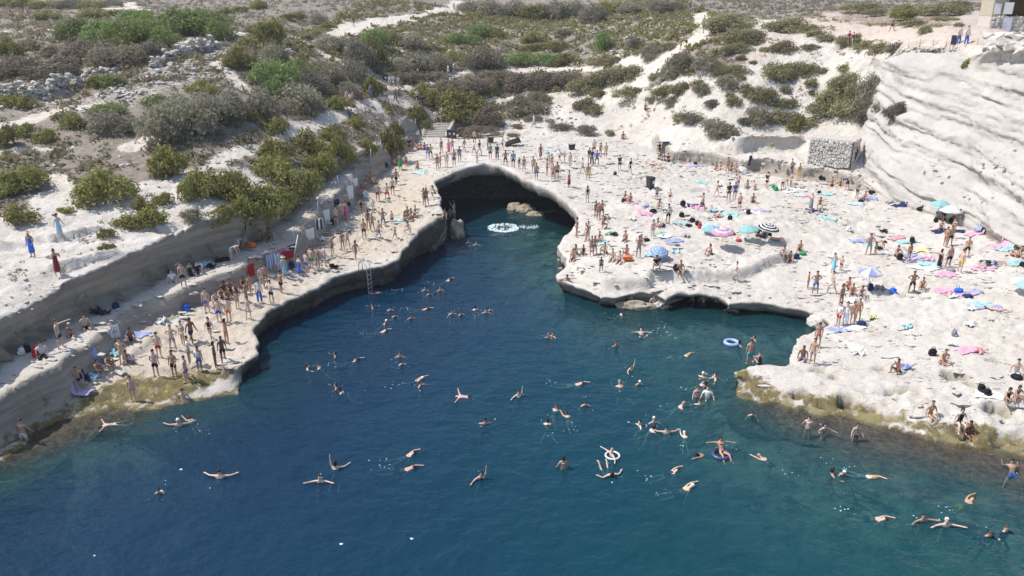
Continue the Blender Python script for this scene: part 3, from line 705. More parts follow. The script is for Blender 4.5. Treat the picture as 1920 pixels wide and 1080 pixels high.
HILL_PLACES = [  # (x0, y0, x1, y1, words)
    (0,0,230,24,"along the top left field edge"), (0,24,115,60,"by the red ploughed field"), (115,24,300,105,"in the green thicket at upper left"), (300,24,430,105,"at the green thicket's right end"), (230,0,430,24,"on the skyline ridge at upper left"),
    (0,60,130,128,"above the long rubble wall"), (130,105,300,128,"below the green thicket"), (0,128,150,160,"on top of the long rubble wall"), (150,128,300,182,"among the fallen wall stones"), (0,182,230,225,"below the long rubble wall"),
    (0,225,160,300,"below the narrow upper left path"), (160,225,270,300,"between the two leaning pole tripods"), (270,182,420,300,"in the grey brush right of the pole tripods"), (230,182,270,225,"above the pole tripods"),
    (0,300,150,420,"at the top of the bare left slope"), (150,300,260,480,"on the slope above the cut wall"), (260,300,345,480,"where the white path meets the bare left slope"), (0,420,150,480,"on the bare left slope"),
    (300,105,460,182,"beside the bare gully at left"), (430,0,545,60,"near the skyline left of the high track"), (430,60,545,105,"below the skyline left of the high track"), (460,105,545,182,"beside the rounded bright green bush"), (545,0,640,60,"right beside the high white track"), (545,60,640,135,"just below the high white track"),
    (545,135,640,182,"on the slope left of the stairs"), (420,182,545,260,"above the sloping white path"), (545,182,640,235,"right above the sloping white path"),
    (345,260,470,440,"at the left end of the hedge"), (470,255,545,400,"in the hedge halfway along the cut wall"), (545,235,615,400,"in the hedge near the hanging towels"), (615,210,700,300,"in the hedge above the crowded wall"), (700,225,760,300,"at the end of the hedge by the stairs"),
    (640,100,720,200,"beside the top of the stone stairs"), (640,0,760,100,"beside the pale clearing on the hill"), (760,0,850,110,"on the hill behind the stairs"), (720,100,850,165,"above the path junction"), (760,165,830,260,"next to the lower flight of stairs"),
    (830,165,880,265,"right of the stairs"), (880,165,960,265,"behind the cave arch"), (850,0,960,45,"in the skyline row left of centre"), (960,0,1080,45,"in the skyline row at centre"), (1080,0,1200,50,"in the skyline row right of centre"), (1200,0,1300,60,"on the skyline near the trail walkers"),
    (850,45,960,110,"on the rubble strewn hill at centre left"), (960,45,1080,110,"on the rubble strewn hill at centre"), (850,110,960,165,"above the middle path left of centre"), (960,110,1090,128,"above the middle path at centre"), (960,128,1090,182,"below the middle path at centre"),
    (960,182,1090,265,"on the white rock above the bathers"), (1080,50,1200,110,"on the hill right of the bright tree"), (1090,110,1210,160,"beside the bend of the white trail"), (1090,160,1210,265,"around the shaded rock hollow"), (1200,60,1300,110,"below the trail walkers"), (1210,110,1345,155,"in the grey patch under the trail"),
    (1210,155,1345,205,"on the white slope right of the hollow"), (1210,205,1345,270,"above the blue sun tarp"), (1300,0,1420,60,"at the top of the white trail"), (1345,60,1440,108,"on the white slope under the high bush"), (1345,108,1440,155,"on the open white slope"), (1345,155,1440,205,"halfway down the white slope"), (1345,205,1440,270,"just above the long rock overhang"),
    (1420,0,1560,70,"below the upper dirt road"), (1440,70,1560,108,"under the dirt road bend"), (1440,108,1545,155,"on the ledges left of the cliff"), (1440,155,1540,205,"left of the big sloping bush"), (1440,205,1540,270,"above the stone hut"), (1560,0,1690,45,"above the dirt road"), (1690,0,1830,65,"on the bank below the stone kiosk"), (1560,45,1720,108,"between the dirt road and the cliff edge"), (1545,108,1605,240,"in the big sloping bush patch"), (1605,108,1700,270,"on the left flank of the cliff"), (1720,65,1920,140,"on the cliff top")]
def hill_place(px, py):
    for x0, y0, x1, y1, w in HILL_PLACES:
        if x0 <= px < x1 and y0 <= py < y1: return w
    return "on the hillside"

# ================================================================== foliage
def leaf_mat(name, c1, c2, c3):
    b = NB(name)
    rnd = b.n("ShaderNodeObjectInfo").outputs["Random"]
    nz = b.noise(2.2, 4, .65)
    c = b.mix(b.ramp(nz, [(.35, 0), (.65, 1)]), c1, c2)
    c = b.mix(b.math('MULTIPLY', b.ramp(b.noise(9, 2), [(.55, 0), (.7, 1)]), .7), c, c3)
    hs = b.n("ShaderNodeHueSaturation"); b.l(c, hs.inputs["Color"])
    b.l(b.math('ADD', b.math('MULTIPLY', rnd, .55), 1.08), hs.inputs["Value"])
    b.l(b.math('ADD', b.math('MULTIPLY', rnd, .03), .485), hs.inputs["Hue"])
    b.l(hs.outputs[0], b.p.inputs["Base Color"])
    b.p.inputs["Roughness"].default_value = .7; b.p.inputs["Specular IOR Level"].default_value = .2
    tl = b.n("ShaderNodeBsdfTranslucent"); b.l(hs.outputs[0], tl.inputs["Color"])
    mx = b.n("ShaderNodeMixShader"); mx.inputs[0].default_value = .45
    b.l(b.p.outputs[0], mx.inputs[1]); b.l(tl.outputs[0], mx.inputs[2]); b.l(mx.outputs[0], b.out.inputs["Surface"])
    return b.m
LEAF = {
    'green': leaf_mat("lentisk leaves", (.200, .188, .062), (.130, .130, .046), (.270, .240, .080)),
    'bright': leaf_mat("acacia leaves", (.165, .205, .065), (.120, .155, .058), (.225, .255, .090)),
    'grey': leaf_mat("dry grey twigs and leaves", (.225, .205, .150), (.160, .150, .108), (.310, .280, .220)),
    'brown': leaf_mat("russet leaves", (.200, .165, .120), (.150, .130, .092), (.250, .210, .150)),
    'olive': leaf_mat("saltbush leaves", (.235, .212, .115), (.175, .162, .09), (.29, .255, .15)),
}
def leaf_cloud(n, lumps, leaf, seed, up=.55, stalky=0.0):
    """quads spread through a lumpy crown of unit radius and unit height; a few stems at the foot"""
    r = np.random.default_rng(seed)
    # lobes
    a = r.uniform(0, 2 * np.pi, lumps); rr = np.sqrt(r.uniform(0, 1, lumps)) * .68
    lc = np.stack([rr * np.cos(a), rr * np.sin(a), .16 + (1 - rr ** 1.6) * r.uniform(.12, .66, lumps)], 1)
    lr = r.uniform(.20, .40, lumps)
    w = lr ** 2; k = r.choice(lumps, n, p=w / w.sum())
    d = r.normal(size=(n, 3)); d /= np.linalg.norm(d, axis=1)[:, None]; d[:, 2] = np.where(d[:, 2] < -.25, -d[:, 2] * .6, d[:, 2])
    sh = np.where(r.uniform(size=n) < .75, r.uniform(.82, 1.12, n), r.uniform(.2, .9, n))
    c = lc[k] + d * (lr[k] * sh)[:, None]
    c[:, 2] = np.maximum(c[:, 2], r.uniform(.0, .1, n))
    nrm = d + r.normal(size=(n, 3)) * up; nrm /= np.linalg.norm(nrm, axis=1)[:, None]
    t = np.cross(nrm, r.normal(size=(n, 3))); t /= np.linalg.norm(t, axis=1)[:, None] + 1e-9
    b_ = np.cross(nrm, t)
    s = leaf * r.uniform(.55, 1.4, n)[:, None]
    el = np.where(r.uniform(size=(n, 1)) < stalky, 3.0, 1.25); th = np.where(el > 2, .22, .8)
    V = np.stack([c - t * s * el, c + b_ * s * th * .7, c + t * s * el, c - b_ * s * th * .7], 1).reshape(-1, 3)
    F = np.arange(n * 4).reshape(-1, 4)
    return V, F
SHRUBS = {}
for ty, (lump, up, st) in dict(green=(17, .35, 0), bright=(14, .6, .2), grey=(17, .7, .3), brown=(15, .4, 0), olive=(18, .35, 0)).items():
    for sz, (n, lf) in enumerate([(330, .120), (1100, .072), (2600, .046)]):
        for v in range(2):
            Vv_, Ff_ = leaf_cloud(n, lump + 4 * sz, lf, hash((len(ty), ord(ty[1]), sz, v)) % 9999, up, st)
            SHRUBS[ty, sz, v] = mesh_np(ty + "_foliage", Vv_, Ff_, [LEAF[ty]], smooth=False)
LOOK = dict(green="dark green bush", bright="bright green bush", grey="grey brown bush", brown="russet low bush", olive="low olive cushion shrub")
S_TAB = """17,108,40,34,g 160,122,78,42,n 215,119,78,40,n 30,150,62,38,n 85,146,72,36,n 118,143,48,30,n 140,76,58,40,b 185,89,78,52,b 235,96,74,58,b 270,82,62,50,b 330,70,84,56,b 380,67,84,52,b 300,92,52,40,b
405,77,54,42,b 285,101,38,30,r 262,60,52,36,b 255,42,50,24,b 15,16,54,22,g 48,17,52,20,g 84,16,52,18,g 130,17,52,18,r 168,18,42,18,g 205,14,42,14,r 160,35,34,15,g 187,34,30,15,g 214,30,30,13,g 88,39,48,18,g
143,50,38,14,n 52,92,26,18,r 92,110,32,22,n 178,165,34,20,g 209,166,38,22,b 15,200,42,20,g 48,204,36,20,g 290,203,44,22,b 200,219,56,24,b 205,252,78,40,r 132,247,40,32,g 50,258,32,28,g 88,268,38,24,g 12,278,38,42,g
18,304,24,12,g 55,290,24,12,r 34,358,68,52,g 8,374,42,30,g 193,384,98,66,g 298,268,72,72,r 345,262,88,76,r 385,242,82,72,r 430,226,74,56,r 330,226,62,50,r 482,216,78,56,r 512,171,78,62,b 562,150,62,45,b 552,201,92,50,r
577,168,72,45,r 380,179,62,28,g 447,128,62,42,g 504,86,48,66,g 460,87,32,20,g 478,63,38,18,n 483,18,30,18,g 450,22,26,12,g 425,26,26,12,g 548,38,40,18,g 597,46,32,22,r 615,56,32,16,g 573,76,26,16,n 538,87,20,12,n
512,121,52,40,r 470,129,62,32,r 578,90,16,10,n 615,96,58,32,r 620,156,54,40,r 628,205,42,28,g 575,215,52,24,r 460,223,30,20,g 515,251,50,36,g 515,301,60,48,g 480,396,88,70,g 522,384,62,50,g 510,336,68,52,g 560,350,84,66,g
590,326,62,56,g 575,286,52,46,g 597,301,52,42,g 640,289,52,56,g 625,266,42,36,g 665,242,32,28,g 688,289,34,28,g 728,279,44,52,g 741,252,32,30,g 447,366,42,46,g 452,401,52,40,g 375,376,72,60,g 410,366,82,70,g 435,382,62,46,g
310,337,58,62,g 276,421,46,40,g 264,402,38,30,g 241,428,52,24,g 307,385,36,26,g 360,419,40,28,r 418,412,50,28,g 197,445,24,18,g 197,469,24,16,g 122,398,24,12,g 28,422,52,34,g 672,126,66,60,r 692,121,60,52,g 655,152,62,46,r
697,180,36,44,g 655,180,42,28,r 705,96,48,46,b 730,86,42,30,g 772,96,58,36,r 815,98,48,16,g 855,81,52,22,b 878,83,42,18,b 900,69,44,26,b 928,71,38,20,g 780,134,82,38,r 752,136,46,30,r 822,133,48,32,r 856,116,42,22,g
905,131,52,46,r 930,134,48,40,r 882,132,42,30,r 760,154,62,24,n 812,150,52,20,n 708,139,26,15,n 795,188,58,32,g 815,198,42,30,g 778,221,42,25,g 802,244,22,24,g 872,226,82,54,g 908,241,62,45,n 850,201,48,40,g 860,176,88,40,n
930,161,72,32,n 985,173,68,38,n 1037,169,62,36,n 1066,160,48,30,n 900,172,56,30,n 1100,176,62,46,o 1150,156,78,42,o 1184,146,62,36,o 1145,121,62,28,o 1012,171,38,15,b 975,211,42,34,r 1010,196,42,25,n 1100,206,42,36,o 1114,216,34,22,o
1121,181,30,20,o 1183,179,58,28,o 1227,148,28,16,o 1285,131,62,36,r 1258,142,48,25,r 1330,136,62,34,r 1250,176,52,26,o 1277,173,42,26,o 1260,198,32,18,r 1272,227,26,20,o 1225,191,24,13,r 1130,96,40,40,b 1190,93,28,28,r 1000,79,52,20,g
1057,67,28,18,r 975,123,62,26,b 1020,121,62,22,b 1060,121,52,22,g 1000,96,48,18,g 1050,96,42,18,g 1225,106,52,25,r 1255,93,34,20,o 880,23,44,26,r 920,29,54,32,r 965,33,54,36,r 1000,36,48,36,g 1040,37,54,38,r 1080,31,48,32,r
1112,43,48,36,r 1147,29,54,28,g 1182,26,48,22,r 1240,25,48,22,r 1267,23,42,22,r 1365,59,82,48,o 1400,83,82,38,o 1383,101,58,25,o 1483,63,78,36,o 1472,98,42,28,o 1435,97,20,11,o 1518,91,36,11,o 1532,67,30,14,o 1550,78,32,16,o
1582,83,38,22,o 1391,112,20,12,o 1376,138,58,22,o 1414,119,18,8,o 1453,146,52,38,o 1503,140,62,28,o 1478,148,28,20,o 1543,137,22,12,o 1585,130,34,13,o 1522,161,24,22,o 1308,163,32,20,o 1284,166,14,20,o 1387,150,20,12,o
1397,174,28,22,o 1432,189,50,34,o 1377,197,30,20,o 1370,181,17,9,o 1473,172,20,12,r 1522,177,20,10,o 1475,198,40,18,o 1365,166,38,26,r 1318,177,32,20,r 1592,162,52,36,o 1572,196,72,46,o 1556,219,68,38,o 1592,223,58,50,o
1602,192,50,50,o 1420,229,48,30,r 1455,226,32,26,o 1495,247,28,30,g 1485,226,42,18,r 1521,236,32,20,o 1297,231,38,26,r 1340,251,52,30,r 1365,256,38,25,r 1395,232,22,12,r 1335,200,30,14,r 1620,25,62,28,o 1642,31,42,20,o
1700,39,48,28,g 1688,23,26,18,o 1740,29,58,28,o 1775,31,62,32,o 1798,21,42,25,o 1715,48,38,16,o 1737,61,20,18,o 1770,39,42,12,o 1800,51,15,10,o 1627,89,48,22,o 1656,94,38,26,o 1685,89,30,20,r 1606,81,20,18,o 1814,121,14,13,g
1640,172,38,42,r 1625,202,38,36,r 1616,227,28,26,r 1670,214,24,24,r 1678,233,24,32,r 1645,208,18,18,r 970,241,22,10,r 963,257,22,10,r 1030,231,16,9,r 1052,246,38,18,r 1098,255,38,24,r 1142,255,18,16,o 905,259,70,22,n 868,257,36,18,n
972,214,72,26,r 1002,211,52,22,r 1000,227,38,11,r"""
TY = dict(g='green', b='bright', r='grey', n='brown', o='olive')
SHRUB_POS = []
for row in S_TAB.split():
    px, py, w, h, ty = row.split(','); px, py, w, h = map(int, (px, py, w, h)); ty = TY[ty]
    p, nrm = hit(px, py)
    dist = math.sqrt(p.x ** 2 + p.y ** 2 + (CAM_H - p.z) ** 2)
    wm = w * dist / FPX / 2 * 1.38; hm = h * dist / FPX * (.92 if ty != 'olive' else .72)
    sz = 0 if wm < .9 else (1 if wm < 1.9 else 2)
    o = new_obj({'green': 'bush', 'bright': 'bush', 'grey': 'dry_bush', 'brown': 'bush', 'olive': 'shrub'}[ty], SHRUBS[ty, sz, (px + py) % 2])
    dep_ = min(wm * .85, max(hm * 1.1, wm * .5))
    yc = p.y + dep_ * .35; zc = drop(p.x, yc); zf = min(zc, drop(p.x, yc - dep_ * .7), drop(p.x - wm * .6, yc), drop(p.x + wm * .6, yc)); zf = max(zf, zc - .5 * hm - .2)
    hm += (zc - zf) * .8
    o.location = (p.x, yc, zf - .05 * hm)
    o.scale = (wm, dep_, hm); o.rotation_euler = (0, 0, random.uniform(-.35, .35) + (math.pi if (px * 7 + py) % 3 == 0 else 0))
    slope_tilt = math.atan2(-nrm.y, nrm.z) * .5
    o.rotation_euler.x = min(.35, max(0, slope_tilt)) * (1 if abs(o.rotation_euler.z) < 1 else -1)
    describe(o, ("tall " if h > w * 1.1 else "small " if w < 26 else "wide " if w > 64 else "") + LOOK[ty], "bush", "bushes and shrubs on the slopes", px, py - h // 2, hill_place(px, min(479, max(0, py - h // 3))))
    SHRUB_POS.append((o.location.x, o.location.y, wm))

# ---- ground cover: countless low tufts between the bushes
def tufts(name, ntry, test, n_leaf, size, mat, seed, flat=.6):
    r = np.random.default_rng(seed)
    m = np.nonzero(test)[0]
    if len(m) == 0: return
    # area weighting: the grid is coarser far away, so weigh by local spacing
    wgt = (np.interp(SY[m], [26, 70, 110, 165], [.2, .2, .3, .8]) * np.interp(np.abs(SX[m]), [40, 75, 150], [.22, .9, 5]))
    m = r.choice(m, ntry, p=wgt / wgt.sum())
    c = np.stack([SX[m], SY[m], SZ[m]], 1) + np.concatenate([r.uniform(-.25, .25, (ntry, 2)), np.zeros((ntry, 1))], 1)
    s = size * r.uniform(.45, 1.5, ntry) ** 1.3
    N = ntry * n_leaf
    cc = np.repeat(c, n_leaf, 0); ss = np.repeat(s, n_leaf)[:, None]
    d = r.normal(size=(N, 3)); d[:, 2] = np.abs(d[:, 2]) * flat
    d /= np.linalg.norm(d, axis=1)[:, None]
    pos = cc + d * ss * r.uniform(.35, 1.0, (N, 1))
    nrm = d + r.normal(size=(N, 3)) * .6; nrm /= np.linalg.norm(nrm, axis=1)[:, None]
    t = np.cross(nrm, r.normal(size=(N, 3))); t /= np.linalg.norm(t, axis=1)[:, None] + 1e-9
    b_ = np.cross(nrm, t); ls = ss * .30 * r.uniform(.6, 1.4, (N, 1))
    V_ = np.stack([pos - t * ls, pos + b_ * ls * .55, pos + t * ls, pos - b_ * ls * .55], 1).reshape(-1, 3)
    o = new_obj(name, mesh_np(name, V_, np.arange(N * 4).reshape(-1, 4), [mat], smooth=False))
    return tag(o, kind="stuff")
tag(tufts("dry_scrub", 8500, (soil > .55) & (SY < 190) & (np.abs(SX) < 95), 14, .46, LEAF['grey'], 5), "dry grey scrub covering the earth of the left and upper slopes", "scrub")
tag(tufts("olive_scrub", 3000, (soil > .5) & (SY < 120) & (SX < 5) & (fbm(SX * .2, SY * .2, seed=209, oct=3) > -.1), 16, .50, LEAF['olive'], 9), "small olive green scrub growing all over the left slope", "scrub")
tag(tufts("green_scrub", 3800, (soil > .55) & (SY > 88) & (SY < 170) & (SX > -32) & (SX < 36), 16, .60, LEAF['green'], 6), "low green scrub dotted over the hill above the cove", "scrub")
rs_ = (SY > 82) & (SY < 130) & (SX > 12) & (SX < 50) & (SURF['dh'] > 2.5) & (fbm(SX * .3, SY * .3, seed=207, oct=3) > .02) & (bare < .3)
tag(tufts("saltbush_tufts", 1100, rs_, 16, .30, LEAF['olive'], 7), "small olive tufts dotted over the white right slope", "scrub")
ls_ = (SURF['dh'] > .4) & (SURF['dh'] < 14) & (SX < -10) & (SY < 75) & (soil < .5) & (fbm(SX * .3, SY * .3, seed=208, oct=3) > .15)
tag(tufts("slope_tufts", 260, ls_, 14, .2, LEAF['grey'], 8), "sparse dry tufts on the bare white left slope", "scrub")

# ================================================================== stones
def stone_mesh(seed, flat=.6):
    r = np.random.default_rng(seed)
    bm = bmesh.new(); bmesh.ops.create_icosphere(bm, subdivisions=1, radius=.5)
    for v in bm.verts:
        v.co *= r.uniform(.72, 1.2); v.co.z *= flat; v.co.x *= 1.15
        v.co.x = max(-.42, min(.46, v.co.x)); v.co.z = max(-.26, min(.27, v.co.z))
    me = bpy.data.meshes.new("stone"); bm.to_mesh(me); bm.free()
    me.materials.append(STONE_MAT); return me
b = NB("pale field stone")
oi = b.n("ShaderNodeObjectInfo").outputs["Random"]
c = b.mix(oi, (.60, .565, .515), (.43, .395, .35)); c = b.mix(b.math('MULTIPLY', b.ramp(b.noise(3.5, 4), [(.5, 0), (.65, 1)]), .55), c, (.26, .235, .21))
b.put(c, b.p.inputs["Base Color"]); b.p.inputs["Roughness"].default_value = .95; b.p.inputs["Specular IOR Level"].default_value = .1
b.l(b.bump(b.noise(6, 4), .5, .06), b.p.inputs["Normal"]); STONE_MAT = b.m
STONES = [stone_mesh(300 + i, .55 + .06 * i) for i in range(6)]
def stone(parent, p, s, name="stone", rot=None, loc_rel=True):
    o = new_obj(name, STONES[random.randrange(6)], parent)
    o.location = Vector(p) - (Vector(parent.location) if parent is not None else Vector())
    o.scale = (s * random.uniform(.8, 1.4), s * random.uniform(.7, 1.1), s * random.uniform(.75, 1.15))
    o.rotation_euler = rot or (random.uniform(-.4, .4), random.uniform(-.4, .4), random.uniform(0, 6.3))
    return o
def dry_wall(label, pts, n, s, hgt, spread, seed):
    """a tumbled dry stone wall; every stone that can be told apart is a part"""
    random.seed(seed)
    P = densify(hitline(pts), .4); A = arclens(P)
    mid = P[len(P) // 2]
    w = new_obj("dry_stone_wall", None); w.location = mid
    tag(w, label, "stone wall", "tumbled dry stone walls on the left slope")
    for i in range(n):
        a = random.random() * A[-1]; k = random.random() ** 1.1
        x = np.interp(a, A, P[:, 0]); y = np.interp(a, A, P[:, 1])
        hh = hgt * (.55 + .45 * math.sin(a * 1.7 + seed) ** 2)
        off = random.gauss(0, spread) if random.random() < .35 else random.uniform(-.25, .25)
        yy = y + off; zz = drop(x, yy) + (k * hh if abs(off) < .3 else .05)
        stone(w, (x, yy, zz), s * random.uniform(.6, 1.35))
    return w
dry_wall("long tumbled rubble wall of white stones crossing the slope at far left", [(-10,183),(40,180),(90,176),(140,166),(160,158)], 210, .62, 1.5, .9, 1)
dry_wall("short heap of fallen white wall stones right of the long rubble wall", [(160,140),(190,138),(215,134)], 46, .55, .7, .5, 2)
dry_wall("low scattered line of white stones below the small bright green bush", [(185,178),(215,172),(245,176),(268,178)], 44, .5, .4, .4, 3)
dry_wall("rubble wall of grey white stones climbing beneath the green thicket", [(285,128),(320,112),(350,102),(380,92),(405,85)], 130, .62, 1.2, .9, 4)
dry_wall("small pile of white stones in the bushes above the left gully", [(540,100),(555,104)], 22, .5, .6, .4, 5)
def rubble_field(name, label, test, n, s0, s1, seed, lift=0.0, ledge=False):
    r = np.random.default_rng(seed); m = np.nonzero(test)[0]
    wgt = np.interp(SY[m], [26, 70, 110, 165], [.2, .2, .3, .8]); m = r.choice(m, n, p=wgt / wgt.sum())
    base = [np.array([v.co[:] for v in me.vertices]) for me in STONES]; tri = np.array([p.vertices[:] for p in STONES[0].polygons])
    VV, FF = [], []; off = 0
    for i in m:
        v = base[r.integers(6)]; a = r.uniform(0, 6.3); s = s0 + (s1 - s0) * r.uniform() ** 2.2
        if ledge: a = r.normal(0, .3) - .12
        c_, s_ = math.cos(a), math.sin(a)
        q = v * ((s * r.uniform(1.2, 2.6), s * r.uniform(.6, 1.3), .20 * r.uniform(.5, 1.4)) if ledge else (s * r.uniform(.8, 1.5), s * r.uniform(.7, 1.1), s * r.uniform(.6, 1.1)))
        VV.append(np.stack([q[:, 0] * c_ - q[:, 1] * s_ + SX[i] + r.uniform(-.2, .2), q[:, 0] * s_ + q[:, 1] * c_ + SY[i] + r.uniform(-.2, .2), q[:, 2] + SZ[i] + lift * s], 1))
        FF.append(tri + off); off += len(v)
    o = new_obj(name, mesh_np(name, np.concatenate(VV), np.concatenate(FF), [ROCK if ledge else STONE_MAT], smooth=False))
    return tag(o, label, "rubble", kind="stuff")
rubble_field("loose_rubble", "loose white rubble strewn over the hillsides", (rubble > .35) & (SY < 170) & (np.abs(SX) < 70), 3600, .15, .8, 21)
rubble_field("slope_rubble", "small stones scattered through the dry scrub", (soil > .3) & (SY < 150) & (np.abs(SX) < 60), 2600, .12, .5, 22)
onrock = (SURF['dsh'] > .5) & (SURF['dh'] < -.4) & (SZ > .5) & (fbm(SX * .25, SY * .25, seed=301, oct=3) > -.15)
rubble_field("loose_chips", "thin flakes and chips of limestone lying on the bathing rock", onrock, 700, .08, .3, 23, -.12)
rubble_field("ledge_slabs", "low broken ledges and slab edges standing up from the bathing rock", onrock, 3200, .16, .62, 25, .0, True)
rubble_field("slope_slabs", "broken limestone slabs along the bare left slope and right bank", (SURF['dh'] > .2) & (SURF['dh'] < 12) & (soil < .5) & (SY < 120) & ((SX < 10) | (SURF['dh'] < 3)) & (fbm(SX * .4, SY * .4, seed=302, oct=3) > .1), 1200, .12, .6, 24, -.1)
# ================================================================== people
# A body is one continuous skinned surface grown from a posed skeleton; clothes and hair are its children.
def rotx(v, a):
    c, s = math.cos(a), math.sin(a); return np.array([v[0], v[1] * c - v[2] * s, v[1] * s + v[2] * c])
def unit(v):
    v = np.array(v, float); return v / np.linalg.norm(v)
def skeleton(lean=0, arms=None, legs=None, rot=0, base='feet', off=0.0, head=None, twist=0):
    """joint positions of a 1.72 m figure facing -Y. arms/legs: (upper, lower) directions for left and right; +x is outward"""
    arms = arms or [((.14, 0, -1), (.08, -.12, -1))] * 2
    legs = legs or [((.05, 0, -1), (.02, 0, -1))] * 2
    J = {}
    J['P'] = np.array([0, 0, 0.]); up = rotx((0, 0, 1), lean)
    J['S'] = J['P'] + up * .20; J['C'] = J['P'] + up * .40; J['N'] = J['P'] + up * .535
    hd = unit(head) if head is not None else unit(up * .6 + np.array([0, -.05, .4]))
    J['H0'] = J['N'] + hd * .10; J['H1'] = J['N'] + hd * .215
    J['hd'] = hd
    for k, sx in ((0, 1), (1, -1)):
        m = np.array([sx, 1, 1])
        a, f = arms[k]; t, s = legs[k]
        J['sh%d' % k] = J['P'] + up * .455 + np.array([sx * .165, 0, 0])
        J['el%d' % k] = J['sh%d' % k] + unit(a) * m * .28
        J['wr%d' % k] = J['el%d' % k] + unit(f) * m * .25
        J['ha%d' % k] = J['wr%d' % k] + unit(f) * m * .13
        J['th%d' % k] = J['wr%d' % k] + unit(unit(f) + np.array([-.7, -.3, .1])) * m * .075
        J['hp%d' % k] = J['P'] + np.array([sx * .09, 0, -.05])
        J['kn%d' % k] = J['hp%d' % k] + unit(t) * m * .42
        J['an%d' % k] = J['kn%d' % k] + unit(s) * m * .40
        sd_ = unit(s); toe = unit(np.array([.15, -1, 0]) - sd_ * np.dot(np.array([.15, -1, 0]), sd_) * .8) if base in ('feet',) or abs(sd_[2]) > .6 else unit(sd_ + np.array([0, 0, .1]))
        J['to%d' % k] = J['an%d' % k] + toe * m * .15 + np.array([0, 0, -.03 if base == 'feet' else 0])
    if rot:
        for q in J: J[q] = rotx(J[q], rot)
    pts = [J[q][2] for q in J if q != 'hd']
    if base == 'feet': dz = -min(J[q][2] for q in ('an0', 'an1', 'to0', 'to1')) + .035
    elif base == 'seat': dz = -J['P'][2] + .13
    elif base == 'lie': dz = -min(pts) + .07
    else: dz = base
    for q in J:
        if q != 'hd': J[q] = J[q] + np.array([0, 0, dz + off])
    return J
D = (.12, .02, -1)
